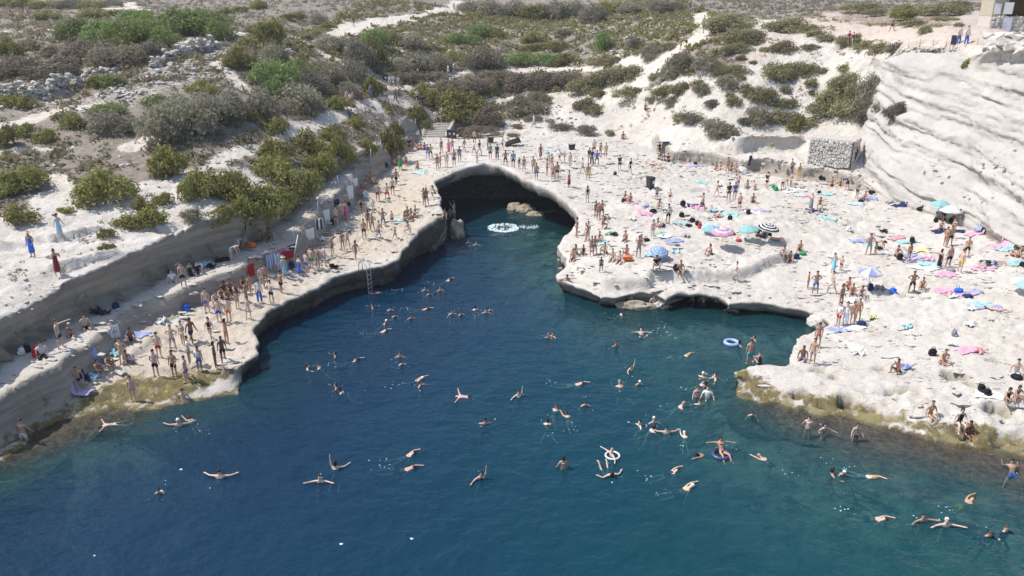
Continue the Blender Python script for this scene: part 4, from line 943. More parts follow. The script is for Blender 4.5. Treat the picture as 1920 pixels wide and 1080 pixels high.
POSES = dict(
    stand=dict(),
    ease=dict(arms=[((.2, .1, -1), (-.1, -.5, -.7)), ((.12, 0, -1), (.1, -.1, -1))], legs=[((.10, -.1, -1), (.03, .05, -1)), ((.02, .02, -1), (.03, .02, -1))]),
    hips=dict(arms=[((.75, .25, -.8), (-.9, -.35, -.45))] * 2, legs=[((.14, 0, -1), (.06, 0, -1))] * 2),
    phone=dict(arms=[((.25, -.7, -.55), (-.3, -.45, .85))] * 2, legs=[((.08, 0, -1), (.03, 0, -1))] * 2),
    reach=dict(arms=[((.5, -.7, .15), (.4, -.9, .2)), D and ((.14, 0, -1), (.08, -.1, -1))], legs=[((.1, -.15, -1), (.05, .05, -1)), ((.06, .1, -1), (.02, .1, -1))]),
    armup=dict(arms=[((.4, -.1, .9), (.0, -.2, 1)), ((.2, 0, -1), (.2, -.1, -1))], legs=[((.1, 0, -1), (.03, 0, -1))] * 2),
    walk=dict(lean=.06, arms=[((.12, -.35, -.95), (.05, -.6, -.8)), ((.12, .4, -.9), (.1, .15, -1))], legs=[((.04, .35, -.95), (.02, .45, -.9)), ((.04, -.42, -.9), (.02, -.05, -1))]),
    stride=dict(lean=.06, arms=[((.12, .4, -.9), (.1, .1, -1)), ((.12, -.35, -.95), (.05, -.6, -.8))], legs=[((.04, -.4, -.9), (.02, -.02, -1)), ((.04, .38, -.95), (.02, .5, -.85))]),
    sit=dict(lean=.22, arms=[((.25, -.75, -.55), (-.25, -.75, -.2))] * 2, legs=[((.22, -.72, .62), (.06, -.35, -.95))] * 2, base='seat'),
    lean=dict(lean=-.42, arms=[((.3, .55, -.75), (.1, .25, -1))] * 2, legs=[((.12, -1, .12), (.03, -1, -.15)), ((.2, -.85, .5), (.05, -.5, -.9))], base='seat'),
    cross=dict(lean=.3, arms=[((.3, -.5, -.8), (-.1, -.8, -.3))] * 2, legs=[((.75, -.75, .1), (-.9, -.25, -.25))] * 2, base='seat'),
    edge=dict(lean=.12, arms=[((.3, -.25, -.9), (-.05, -.6, -.7)), ((.25, .15, -.9), (.1, -.2, -.9))], legs=[((.15, -1, .02), (.02, -.15, -1)), ((.12, -.98, .0), (.05, -.25, -1))], base='seat'),
    lie=dict(arms=[((.6, 0, -.9), (.2, .1, -1)), ((.35, -.1, -1), (.1, 0, -1))], legs=[((.14, 0, -1), (.04, 0, -1)), ((.2, -.45, -.9), (.05, .5, -.9))], rot=-R(88), base='lie'),
    prone=dict(arms=[((.8, -.2, .7), (-.7, -.1, .8))] * 2, legs=[((.14, 0, -1), (.04, 0, -1))] * 2, rot=R(90), base='lie'),
    bend=dict(lean=1.25, arms=[((.12, -.35, -1), (.02, -.25, -1))] * 2, legs=[((.1, -.1, -1), (.04, .12, -1))] * 2, head=(0, -.8, -.3)),
    crouch=dict(lean=.45, arms=[((.25, -.8, -.5), (-.2, -.7, -.2))] * 2, legs=[((.3, -.95, .2), (.02, .45, -.9))] * 2),
    climb=dict(lean=.05, arms=[((.3, -.6, .75), (-.05, -.45, .9)), ((.3, -.5, .55), (-.05, -.4, .9))], legs=[((.12, -.75, -.6), (.04, .25, -1)), ((.1, -.1, -1), (.03, .15, -1))]),
    leap=dict(lean=.25, arms=[((.95, -.1, .35), (1, -.1, .3)), ((.75, .1, -.5), (.9, 0, -.3))], legs=[((.12, .1, -1), (.04, .1, -1)), ((.08, .25, -1), (.02, .35, -.9))], rot=.15),
    # in the water; the number is the height of the pelvis over the surface
    tread=dict(lean=.12, arms=[((.75, -.5, -.3), (.35, -.9, .12)), ((.8, -.3, -.35), (.5, -.85, .3))], legs=[((.35, -.5, -.8), (.1, .5, -.8))] * 2, base=-.43, head=(0, .05, 1)),
    wide=dict(lean=.1, arms=[((1, -.2, -.08), (.8, -.45, .12))] * 2, legs=[((.3, -.3, -.9), (.1, .5, -.8))] * 2, base=-.34, head=(0, .05, 1)),
    breast=dict(lean=.85, arms=[((.55, -.55, -.6), (.05, -.9, .35))] * 2, legs=[((.4, .55, -.42), (.35, .9, -.05)), ((.45, .5, -.45), (.45, .85, -.1))], base=-.27, head=(0, -.3, .95)),
    crawl=dict(lean=1.35, arms=[((.3, -1, .35), (.05, -1, .02)), ((.35, .5, -.4), (.1, .3, -.9))], legs=[((.12, 1, -.06), (.04, 1, .0)), ((.16, 1, -.2), (.05, 1, -.02))], base=-.13, head=(.1, -.8, .6)),
    float=dict(arms=[((1, 0, .5), (1, 0, .35)), ((1, 0, .15), (1, 0, .4))], legs=[((.45, 0, -1), (.3, 0, -1)), ((.25, 0, -1), (.1, 0, -1))], rot=-R(86), base=-.06, head=(0, .1, 1)),
    star=dict(arms=[((1, .05, .25), (1, .1, .2)), ((1, .05, .4), (.9, .1, .3))], legs=[((.4, .05, -1), (.3, .1, -1)), ((.55, 0, -1), (.4, 0, -1))], rot=R(84), base=-.05, head=(0, -.5, .75)),
    kick=dict(lean=-.9, arms=[((.9, .2, -.1), (.7, -.5, .2))] * 2, legs=[((.2, -.75, .6), (.1, -.5, .7)), ((.3, -.8, .5), (.12, -.6, .65))], base=-.20, head=(0, .5, .7)),
    wave=dict(lean=.1, arms=[((.3, -.1, 1), (.05, -.05, 1)), ((.7, -.5, -.2), (.5, -.8, .1))], legs=[((.25, .2, -.9), (.1, .7, -.6))] * 2, base=-.34, head=(0, .05, 1)),
    wade=dict(arms=[((.45, -.2, -.9), (.25, -.4, -.7))] * 2, legs=[((.1, 0, -1), (.04, 0, -1))] * 2, base=-.02),
    paddle=dict(lean=.08, arms=[((.45, -.2, -.9), (.25, -.4, -.7))] * 2, legs=[((.1, 0, -1), (.04, 0, -1))] * 2, base=.48),
    tube=dict(lean=-.55, arms=[((.9, .1, -.15), (.9, -.2, -.1)), ((.9, .1, .1), (1, -.2, .15))], legs=[((.2, -.9, .35), (.06, -.7, -.75))] * 2, base=.12, head=(0, -.05, 1)),
)
SKEL = {k: skeleton(**v) for k, v in POSES.items()}
RAD = dict(P=(.150, .105), S=(.125, .090), C=(.150, .105), N=(.055, .055), H0=(.082, .092), H1=(.074, .086), sh=(.060, .060), el=(.040, .040), wr=(.028, .028), ha=(.034, .022), th=(.014, .014),
           hp=(.088, .088), kn=(.056, .056), an=(.037, .037), to=(.034, .028))
def jr(n): return RAD[n if n in RAD else n[:2]]
def body_edges():
    E_ = [('P', 'S'), ('S', 'C'), ('C', 'N'), ('N', 'H0'), ('H0', 'H1')]
    for k in '01': E_ += [('C', 'sh' + k), ('sh' + k, 'el' + k), ('el' + k, 'wr' + k), ('wr' + k, 'ha' + k), ('wr' + k, 'th' + k), ('P', 'hp' + k), ('hp' + k, 'kn' + k), ('kn' + k, 'an' + k), ('an' + k, 'to' + k)]
    return E_
_jobs = {}
def skin_job(key, V_, E_, R_, root=0, sub=1):
    me = bpy.data.meshes.new("skin"); me.from_pydata([tuple(v) for v in V_], E_, [])
    o = bpy.data.objects.new("skin", me); COL.objects.link(o)
    m = o.modifiers.new("Skin", 'SKIN'); m.use_smooth_shade = True; m.branch_smoothing = .3
    if sub: s = o.modifiers.new("Sub", 'SUBSURF'); s.levels = sub; s.render_levels = sub
    if not me.skin_vertices: me.skin_vertices.new() if hasattr(me.skin_vertices, 'new') else None
    for i, r in enumerate(R_): me.skin_vertices[0].data[i].radius = r
    me.skin_vertices[0].data[root].use_root = True
    _jobs[key] = o
def pull(J, a, b, t): return J[a] * (1 - t) + J[b] * t
def garment_job(pose, g):
    J = SKEL[pose]; V_, E_, R_ = [], [], []
    def chain(*pr):
        ids = []
        for p, r in pr: V_.append(p); R_.append(r); ids.append(len(V_) - 1)
        for a, b_ in zip(ids[:-1], ids[1:]): E_.append((a, b_))
        return ids
    if g in ('trunks', 'shorts', 'brief', 'trousers'):
        w = chain((pull(J, 'P', 'S', .45), (.143, .105)), (J['P'], (.165, .125)))
        for k in '01':
            i = len(V_); hp, kn, an = J['hp' + k], J['kn' + k], J['an' + k]
            if g == 'brief': V_ += [hp, pull(J, 'hp' + k, 'kn' + k, .13)]; R_ += [(.108, .108)] * 2; E_ += [(w[1], i), (i, i + 1)]
            elif g == 'trousers': V_ += [hp, kn, pull(J, 'kn' + k, 'an' + k, .9)]; R_ += [(.102, .102), (.075, .075), (.06, .06)]; E_ += [(w[1], i), (i, i + 1), (i + 1, i + 2)]
            else: V_ += [hp, pull(J, 'hp' + k, 'kn' + k, .62)]; R_ += [(.104, .104), (.09, .09)]; E_ += [(w[1], i), (i, i + 1)]
    if g == 'top': chain((pull(J, 'C', 'S', .45), (.158, .118)), (pull(J, 'C', 'N', .10), (.172, .128)))
    if g in ('suit', 'shirt', 'vest'):
        lo = (.142, .105) if g != 'shirt' else (.165, .125)
        w = chain((J['P'], (.162, .120) if g != 'vest' else (.15, .11)), (J['S'], lo), (J['C'], (.166, .118)), (pull(J, 'C', 'N', .45), (.10, .08)))
        if g == 'shirt':
            for k in '01':
                i = len(V_); V_ += [J['sh' + k], pull(J, 'sh' + k, 'el' + k, .75)]; R_ += [(.074, .074), (.062, .062)]; E_ += [(w[2], i), (i, i + 1)]
    if g == 'dress' or g == 'skirt':
        kn = (J['kn0'] + J['kn1']) / 2; an = (J['an0'] + J['an1']) / 2
        top = [(J['C'], (.165, .12)), (J['S'], (.14, .105))] if g == 'dress' else [(pull(J, 'P', 'S', .5), (.142, .105))]
        chain(*top, (J['P'], (.172, .135)), (kn, (.205, .185)), (kn * .45 + an * .55, (.215, .20)))
    skin_job((pose, g), V_, E_, R_, 0, 1)
for p_, J in SKEL.items():
    names = [n for n in J if n != 'hd']; ix = {n: i for i, n in enumerate(names)}
    skin_job((p_, 'body'), [J[n] for n in names], [(ix[a], ix[b_]) for a, b_ in body_edges()], [jr(n) for n in names], ix['P'])
WATER_P = ('tread', 'wide', 'breast', 'crawl', 'float', 'star', 'kick', 'wave', 'wade', 'paddle', 'tube')
SIT_P = ('sit', 'lean', 'cross', 'edge', 'lie', 'prone', 'crouch', 'tube')

# ---- the table: crop key -> origin and magnification of the enlarged photograph it was read from
CROPS = dict(A=(0,360,3.856), B=(0,600,3.6), C=(440,220,4.5), D=(440,420,4.5), E=(760,220,4.5), F=(1020,380,4.5), G=(1100,220,4.5), H=(1440,260,3.6), I=(1340,500,3.0), J=(160,760,3.0), K=(540,540,3.0), L=(960,560,3.177),
             M=(1100,740,2.3415), N=(640,0,4.5), O=(1280,0,4.5), Q=(1600,0,4.5), X=(960,0,4.5))
# x, y (where the figure touches ground or water), pose, facing (0 right, 90 away, 180 left, 270 to the camera), clothes + colours, skin, hair
PEOPLE = """
A 240 470 ease 270 Db/k t h; A 440 335 walk 350 Dc/w p k; A 425 608 phone 320 Dm t n; A 1245 650 edge 310 Tw/c p k; A 1295 600 edge 300 Tp/e p h; A 1330 690 ease 300 Lk p n; A 1375 590 edge 300 Dk p n; A 1430 590 edge 300 Tk/k p k;
A 1675 495 bend 0 Lc p n; B 415 195 reach 10 Ln p n; A 515 1040 edge 300 Bn t w; A 620 985 edge 310 Lk p k; B 290 245 edge 300 Hw/k p k; B 525 410 edge 310 Ln t k; B 660 355 sit 330 Bn t k; B 735 315 sit 320 Bn t n; B 835 300 hips 270 By p n;
B 852 285 cross 320 Bk t n; B 885 140 sit 300 Lk d k; B 1060 385 ease 90 Lk p k; B 1080 258 ease 90 Lr p k; B 1172 207 hips 270 Le p n; B 1240 172 ease 250 Bw p n; B 1300 158 walk 330 Ln d k; B 1425 138 stride 270 Ok p k; B 1535 165 phone 60 Br t k;
B 1512 287 walk 300 Lk d k; B 1460 322 stand 10 Bk d k; B 1355 352 ease 90 Tw/b t n; B 1285 295 ease 200 Tw/e p n; B 1182 385 ease 260 Lk t k; B 1265 418 ease 180 Lu p n; B 905 550 stand 280 Bp p n; B 165 815 paddle 90 Lw t n; B 1240 545 wade 90 Lc p n;
A 1500 872 ease 280 Lu p k; A 1560 800 sit 300 Lk p n; A 1590 942 stand 90 Lb p n; A 1660 940 stand 90 Lo p n; A 1720 842 stand 270 Bo t n; A 1800 917 hips 270 Bw p n; A 1785 805 ease 0 Bk t k; A 1815 750 walk 320 Bo t n; A 1600 765 sit 300 Bk t k;
A 1640 775 sit 310 Bn t n; A 1662 712 sit 300 Lr t k; A 1702 722 sit 300 Bm t n; A 1622 725 sit 300 Lk d k; A 1762 690 sit 300 Br d k; D 235 540 stand 300 Bw p n; D 268 530 stand 280 Br t n; D 215 668 stand 90 Hw/b p k; D 315 668 hips 60 Lk p k;
D 395 585 ease 50 Lk t k; D 390 425 ease 300 Tc/c p n; D 425 450 ease 300 Dc p h; D 555 447 ease 60 Db p k; D 610 412 ease 50 Lb p k; D 652 382 ease 60 Lg p k; D 705 377 stand 60 Le t n; D 765 357 stand 20 Le p k; D 825 262 ease 350 Lu t n; D 915 228 stand 300 Bu t k;
D 957 208 hips 270 Bu p n; D 1025 310 walk 310 Bp t k; D 1095 130 stand 90 Lk t k; D 1150 520 climb 150 Bw p n; C 1130 942 ease 270 Bk d k; C 1165 967 hips 270 Bm t k; C 1255 932 hips 270 Lb t k; C 1220 1032 walk 350 Lb p n; C 1330 907 stand 300 Lk p k;
C 1355 1040 stride 320 Lb p n; C 1475 985 crouch 250 Lw p n; C 1070 832 stand 300 Ok t k; C 1170 802 stand 280 Tw/w p y; C 1210 712 stand 90 Lr p k; C 1290 707 hips 90 Lr p k; C 1335 657 stand 90 Ln p k; C 1365 577 walk 300 Lk t k; C 1600 747 armup 330 Bk t n;
C 1622 752 hips 300 Bk t n; C 1695 675 crouch 200 Bk t k; C 1520 822 sit 300 Bu p k; C 1430 872 sit 310 Bp t n; C 1480 852 sit 320 Lr t n; C 1455 835 sit 290 Lb p k; C 860 912 ease 90 Lg p n; C 908 872 ease 300 Be p n; C 942 862 stand 300 Dp p k;
C 1400 440 stand 270 Dg t k; C 1447 412 stand 280 Lr t n; C 1355 402 sit 300 Bm t n; C 1383 382 sit 300 Le p k; C 1545 430 sit 270 Bc t k; C 1110 562 sit 310 Bk t k; C 1140 532 sit 310 Br t n; C 1172 562 sit 310 Ln t k; C 1100 602 sit 320 Bm t k; C 1060 662 sit 310 Br t k;
C 1097 682 sit 310 Tc/w p n; C 1070 640 sit 300 Lk d k; C 1415 298 ease 300 Tk/n t k; C 1440 312 ease 90 Tn/e p k; C 1475 298 ease 280 Tk/k t k; C 1500 272 ease 300 Bm t n; C 1545 272 sit 300 Br p n; C 1572 268 sit 270 Bp p k; C 1602 272 sit 280 Br t n;
C 1530 252 sit 300 Bg t k; C 1630 357 ease 300 Tb/c p n; C 1655 352 hips 90 Ty/k p k; C 1745 307 stand 300 Bk t n; C 1712 447 stand 300 Br t n; C 280 1030 sit 310 Lk d k; C 215 1045 sit 320 Lk d k;
E 297 427 ease 200 Bp t n; E 350 427 stand 280 Bw p n; E 367 312 ease 270 Dp p n; E 397 295 ease 280 Br p n; E 412 412 stand 270 Lk t k; E 457 377 ease 280 Tu/e t k; E 497 297 walk 340 Te/w t k; E 585 227 ease 90 Lk p n; E 580 322 walk 200 Tw/e p n; E 605 387 stand 200 Bp t n;
E 625 322 stride 330 Tk/w t k; E 695 272 stand 200 Bm t n; E 717 357 stand 300 Tt/n p n; E 775 357 stand 280 Hn/k t n; E 820 280 walk 330 Tw/n p k; E 845 407 hips 270 Lk t n; E 910 427 stand 90 Tc/k p n; E 960 432 ease 270 Ok p n; E 1000 467 stand 280 Br p n;
E 1080 467 ease 260 Le t n; E 1105 527 stand 90 Lb t k; E 1140 352 walk 300 Dm t n; E 1195 490 ease 200 Bk t k; E 1208 422 ease 270 Bw p n; E 1235 442 ease 300 Br p n; E 1245 537 ease 250 Lr t n; E 1280 522 ease 90 Lk t n; E 1300 387 stride 220 Tw/n p h; E 1342 387 walk 300 Bw p n;
E 1390 422 stand 280 Bw p n; E 1380 592 ease 200 Dm t n; E 1495 482 walk 190 Le p n; E 1540 535 stand 280 Ly t k; E 1550 385 ease 300 Tn/y t k; E 1572 405 ease 280 Hn/n p k; E 1615 407 hips 90 Tb/n t k; E 1590 317 ease 270 Lm p n; E 1645 337 ease 300 Bk p n;
E 1690 342 ease 90 Bw t k; E 1535 717 stand 90 Ok p n; E 1605 852 ease 300 Bk t k; E 1628 868 ease 280 Br t n; E 1655 852 hips 280 Lk t k; E 1662 937 crouch 300 Lo d k; E 1445 1005 ease 200 Bk t k; E 1540 1042 ease 230 Be p n; E 335 848 sit 270 Br t n; E 372 830 sit 300 Lt t k; E 412 862 climb 140 Lw p n;
F 350 330 ease 200 Bp p n; F 400 455 ease 290 Br t n; F 427 445 ease 280 Bk t n; F 460 322 sit 300 Bm t n; F 275 435 sit 230 Bk t n; F 335 435 sit 250 Ok t k; F 250 480 edge 240 Lk t n; F 520 425 sit 230 Ln t n; F 580 482 edge 240 Le p n; F 640 502 edge 240 Lk p n; F 700 442 sit 240 Bp t n;
F 690 322 edge 230 Lk t k; F 795 462 phone 90 Le t n; F 820 352 sit 250 Bw t n; F 480 582 walk 260 Lk d k; F 955 480 lean 270 Bk p n; F 935 565 crouch 280 Tk/k t k; F 1150 582 edge 260 Lk t k; F 1410 435 sit 200 Bk t k; F 915 302 stand 280 Br p n; F 950 205 sit 300 Bm p n; F 1045 178 ease 90 Tw/k t k;
F 1610 672 walk 350 Lw p n; F 205 772 leap 240 Lm t n; F 730 860 edge 260 Bk t n; F 920 870 edge 280 Lk p k; F 130 485 tread 60 Bp p n; F 150 558 tread 80 Lk p k; F 615 940 breast 350 Bk p k; F 1260 822 wade 150 Lk t n; F 1345 838 wade 100 Br p n; F 1455 838 wade 60 Lt p n;
G 275 447 ease 300 Tn/n p k; G 365 477 walk 330 Tk/k p k; G 780 392 stand 300 Lk p n; G 610 355 sit 300 Tk/n p k; G 642 365 sit 300 Tn/n p k; G 682 370 sit 280 Tn/k t k; G 560 400 lie 330 Bp p n; G 610 432 lie 350 Br p n; G 300 182 sit 300 Tm/k t k; G 605 272 sit 290 Tk/k t k;
G 1085 442 sit 290 Br t k; G 1122 444 sit 280 Bw p k; G 1185 472 stand 280 Br t n; G 1212 450 sit 290 Lk t n; G 1252 455 sit 280 Bw p k; G 1095 672 walk 350 Bp p n; G 1195 702 stand 90 Tk/k t k; G 1245 692 stand 90 Tb/n t k; G 1275 602 ease 200 Lb t n; G 1355 602 sit 90 Be p n; G 1405 605 sit 60 Bw p k;
G 1285 787 stand 280 Lr p n; G 1400 717 sit 260 Lk t k; G 1515 602 ease 20 Tk/k p k; G 1645 622 bend 30 Bk t k; G 1718 592 ease 200 Bw t n; G 1722 482 ease 300 Lk p n; G 1785 532 ease 280 Ly t n; G 970 797 walk 10 Ln t n; G 590 692 stand 280 Lk t n; G 700 712 ease 60 Lk p n; G 600 782 crouch 290 Bk t k;
G 315 702 sit 300 Ln t n; G 370 712 sit 250 Bp t n; G 1440 1005 sit 270 Tk/k d k; G 1500 990 sit 270 Tk/n d k; G 1612 1022 lie 320 Bw p n;
H 427 317 sit 260 Lk t k; H 487 320 sit 250 Bk t n; H 530 352 bend 100 Tn/k p n; H 597 402 ease 200 Te/k t w; H 655 412 sit 230 Bp t n; H 285 488 ease 20 De p g; H 347 467 crouch 250 Bm t n; H 675 785 hips 90 Lt t n; H 722 772 bend 320 Bk t k; H 862 792 sit 280 Ln t n; H 945 830 stand 100 Bk t k;
H 1165 612 sit 250 Bw t n; H 1242 672 ease 200 Bm t n; H 1190 732 ease 20 Br t n; H 1222 722 hips 280 Lk t n; H 1150 882 ease 20 Dk t k; H 1212 872 ease 90 Lk t n; H 1290 902 ease 20 Ly p n; H 1335 802 ease 250 Lk t n; H 1140 535 sit 260 Tt/k t k; H 1182 548 sit 270 Tk/k t k; H 1250 565 sit 280 Tn/n t k; H 1290 540 sit 230 Lt t n;
H 1510 850 prone 170 Tn/b p k; H 1640 790 sit 300 Bp t k; H 1692 795 sit 280 Br t k; H 110 790 sit 220 Bk t k; H 147 825 sit 250 Bk t k; H 217 755 sit 240 Lr t n; H 52 682 lie 320 Bp p n; H 435 907 ease 250 Dc p k; H 490 892 ease 200 Lk p n; H 265 1012 ease 330 To/b t k; H 315 1047 hips 270 Lb t k; H 425 1047 walk 200 Lw p k;
H 545 1012 sit 230 Br t n; H 567 1052 sit 250 Bp t n; H 627 1062 sit 260 Br t k; H 965 1042 hips 260 Lk d k; H 1040 1010 sit 240 By t k;
I 705 228 ease 300 Bk t n; I 690 337 ease 200 Tw/r p k; I 730 332 ease 250 Dw p k; I 770 322 ease 270 Bo t n; I 800 308 ease 250 Bo t n; I 575 452 ease 250 Br t k; I 495 520 edge 240 Lu d k; I 545 548 ease 230 Le t k; I 192 552 stand 90 Lt t k; I 252 552 sit 100 Ok p n; I 1282 532 cross 260 Bo t n;
I 1032 592 sit 210 Lk d k; I 1210 835 edge 270 By t n; I 1375 878 edge 260 Ok p k; I 1420 950 edge 280 Bk d k; I 1640 752 sit 260 Ok t k; I 1692 740 sit 270 Bk t n; I 1692 602 edge 240 Lc p k; I 795 945 wade 270 Bk p n; I 525 905 wade 60 Bw p n; I 615 908 tread 280 Bw p k; I 215 822 breast 250 Bw p k;
I 135 442 tread 0 Bk t k; I 225 410 tread 200 Bm t n; I 8 630 tread 180 Lk p n; I 1590 248 lie 330 Bm p n;
K 480 112 tread 200 Bk t k; K 582 115 breast 270 Bw p k; K 602 152 breast 280 Bk p k; K 690 170 tread 300 Br t k; K 735 118 crawl 350 Bk t k; K 520 200 breast 350 Bk t w; K 500 248 crawl 10 Bk p k; K 918 145 tread 300 Bw p k; K 968 142 breast 290 Ok p k; K 1062 132 breast 110 Bk p k; K 1112 138 tread 280 Lk p k;
K 1155 120 breast 240 Bw p k; K 270 382 tread 200 Bk t n; K 335 412 crawl 10 Ok p k; K 105 452 tread 10 Br p n; K 207 450 breast 180 Bk p n; K 628 385 tread 280 Bw p n; K 637 418 breast 290 Bk p k; K 275 560 tread 200 Bk t n; K 335 585 breast 190 Bw p k; K 690 525 crawl 20 Bm p w; K 742 548 tread 330 Ok p k; K 1010 612 star 175 Lk p k;
K 1295 610 wave 280 Bw p k; K 1590 538 crawl 350 Lw p n; K 1670 645 breast 270 Lk p k; K 1110 765 tread 100 Lk t k; K 1490 702 breast 60 Bw t n; K 1462 785 breast 90 Bk p k; K 1580 742 crawl 100 Bw t k; K 1845 325 tread 280 Lm t k; K 1465 278 tread 260 By t y; K 1492 272 tread 230 Lr t k; K 265 1020 wave 80 Bc p k;
K 640 948 crawl 20 Bp p k; K 625 1015 crawl 355 Ln t k; K 1548 1015 wade 100 Bw t k; K 1085 1072 wave 280 Ok p k; K 1795 1035 kick 110 Bk p k; K 1825 945 wide 200 Lw p y; K 540 22 crawl 200 Bk t k; K 770 12 tread 280 Bw p k; K 800 28 breast 270 Ok p k; K 855 14 tread 280 Bk t n; D 1760 485 crawl 30 Bk p n;
J 160 105 star 200 Bw p n; J 525 118 wide 100 Lt p w; J 605 100 crawl 130 Bk t k; J 440 465 breast 270 Bw p k; J 755 410 wide 90 Ln p k; J 1322 432 wide 270 Bk p k;
L 775 220 kick 270 Bp p k; L 1005 342 crawl 10 Bw t y; L 705 425 wave 300 Bw p k; L 745 495 breast 280 Bk t w; L 655 540 breast 100 Lk p y; L 1135 470 tread 60 Bw p w; L 1205 470 tread 270 Lk p k; L 1100 520 crawl 20 Bw p k; L 1152 522 tread 80 Bm t n; L 1102 585 wade 280 Bk p n; L 1162 592 wade 260 Tw/w p k; L 1120 632 tread 100 Bw p n;
L 965 642 breast 350 Lc p y; L 765 758 tread 200 Bk p k; L 842 735 tread 280 Bw p w; L 800 795 breast 20 Bc p k; L 920 805 wide 90 Ln p k; L 1030 845 crawl 80 Bw p w; L 1250 925 tube 280 Bk t k; L 1165 922 crawl 200 Bm t k; L 1540 975 crawl 130 Lk p y;
M 345 345 crawl 15 On p n; M 400 418 crawl 15 Ln p w; M 1072 348 tread 350 Bk t k; M 1112 335 breast 270 Bw t w; M 1200 345 crawl 320 Bw p y; M 1240 535 crawl 335 Lk p n; M 1645 478 crawl 20 Ly t n; M 1470 555 wide 280 Bk t k; M 1572 575 wide 270 Le p w; M 1738 600 breast 275 Tn/n t n; M 1832 600 tread 280 Tn/n p n; M 1875 330 breast 70 Lb t k;
E 835 920 tread 300 Lk t k; E 530 1058 tread 280 Bk t k; E 600 1075 tread 270 Lk p k;
N 105 225 stand 300 Tk/k t k; N 950 95 stand 270 Tt/c p k; N 42 487 stand 300 Tw/w p k; N 110 522 walk 320 Tw/c p k; N 47 882 walk 350 Bp p n; N 75 900 walk 350 Tw/r p n; N 97 890 walk 0 Lm p n; N 175 865 ease 300 Dm t n; N 250 822 walk 340 Db t n; N 380 835 walk 340 Tk/w p k; N 458 872 stride 320 Tn/k t k;
N 412 738 stand 300 Tw/c p k; N 442 742 walk 320 Tw/w p k; N 482 748 walk 320 Tw/e p n; N 605 698 walk 270 Tn/k p k; N 627 700 walk 280 Te/n p k; N 647 692 walk 290 Tk/n p w; N 905 640 walk 200 Tw/w p n; N 952 625 stride 190 Tw/b p k; N 640 868 walk 300 Tw/k p k; N 682 908 walk 310 Tk/n t k; N 702 905 walk 310 Tn/w t k;
N 797 1042 ease 120 Tw/w p k; N 850 1010 stand 270 Tw/k p k; O 50 90 walk 320 Tp/e p h; O 87 92 walk 320 Tw/e p h; O 175 240 walk 280 Tw/k p k; O 25 425 stride 200 Tk/y p k; X 1420 432 walk 300 Ty/e p h; O 1395 385 walk 90 Tm/m t n; O 1430 395 walk 90 Tm/t t n;
Q 320 272 walk 150 Te/k t k; Q 880 380 ease 280 Hw/b p k; Q 945 385 ease 280 Hw/b p k; X 185 1072 walk 220 Dc p y; X 290 1002 stand 280 Tk/k p k; X 1120 925 sit 290 Tr/k t k
"""
CNAME = dict(k='black', w='white', r='red', b='blue', n='navy', g='green', y='yellow', o='orange', p='pink', t='turquoise', u='purple', e='grey', m='dark red', c='pale blue')
CRGB = dict(k=(.018,.018,.022), w=(.72,.71,.69), r=(.45,.035,.04), b=(.04,.13,.50), n=(.022,.035,.10), g=(.03,.30,.10), y=(.62,.50,.06), o=(.70,.20,.03), p=(.66,.12,.30), t=(.06,.42,.42), u=(.20,.13,.36), e=(.24,.25,.27), m=(.22,.035,.045), c=(.25,.50,.66))
SKIN = dict(p=(.60,.42,.335), t=(.44,.27,.19), d=(.22,.12,.075))
HAIRC = dict(k=(.012,.010,.010), n=(.055,.032,.020), y=(.36,.24,.11), g=(.35,.34,.33), w=(.74,.74,.73), h=(.55,.42,.24))
GSETS = {'L': [('trunks', 0)], 'B': [('brief', 0), ('top', 0)], 'O': [('suit', 0), ('brief', 0)], 'T': [('shirt', 0), ('shorts', 1)], 'H': [('shirt', 0), ('trousers', 1)], 'D': [('dress', 0)]}
rows = []
for r_ in PEOPLE.replace("\n", " ").split(";"):
    f = r_.split()
    if len(f) != 8: print("bad row", r_); continue
    ox_, oy_, mg = CROPS[f[0]]
    rows.append(dict(px=ox_ + float(f[1]) / mg, py=oy_ + float(f[2]) / mg, pose=f[3], yaw=float(f[4]), g=f[5], skin=f[6], hair=f[7]))
need = set()
for w in rows:
    for g, _ in GSETS[w['g'][0]]: need.add((w['pose'], g))
for k in sorted(need): garment_job(*k)
bpy.context.view_layer.update()
dg = bpy.context.evaluated_depsgraph_get()
M_SKIN = plain("sunlit skin", None, .55, .10, .35, objcol=True)
M_CLOTH = plain("bathing cloth", None, .8, .08, .15, objcol=True)
M_HAIR = plain("hair", None, .55, .15, .35, objcol=True)
PMESH = {}
for key, o in _jobs.items():
    me = bpy.data.meshes.new_from_object(o.evaluated_get(dg))
    me.name = "person" if key[1] == 'body' else key[1]
    me.materials.clear(); me.materials.append(M_SKIN if key[1] == 'body' else M_CLOTH)
    PMESH[key] = me
for o in list(_jobs.values()):
    m = o.data; bpy.data.objects.remove(o); bpy.data.meshes.remove(m)

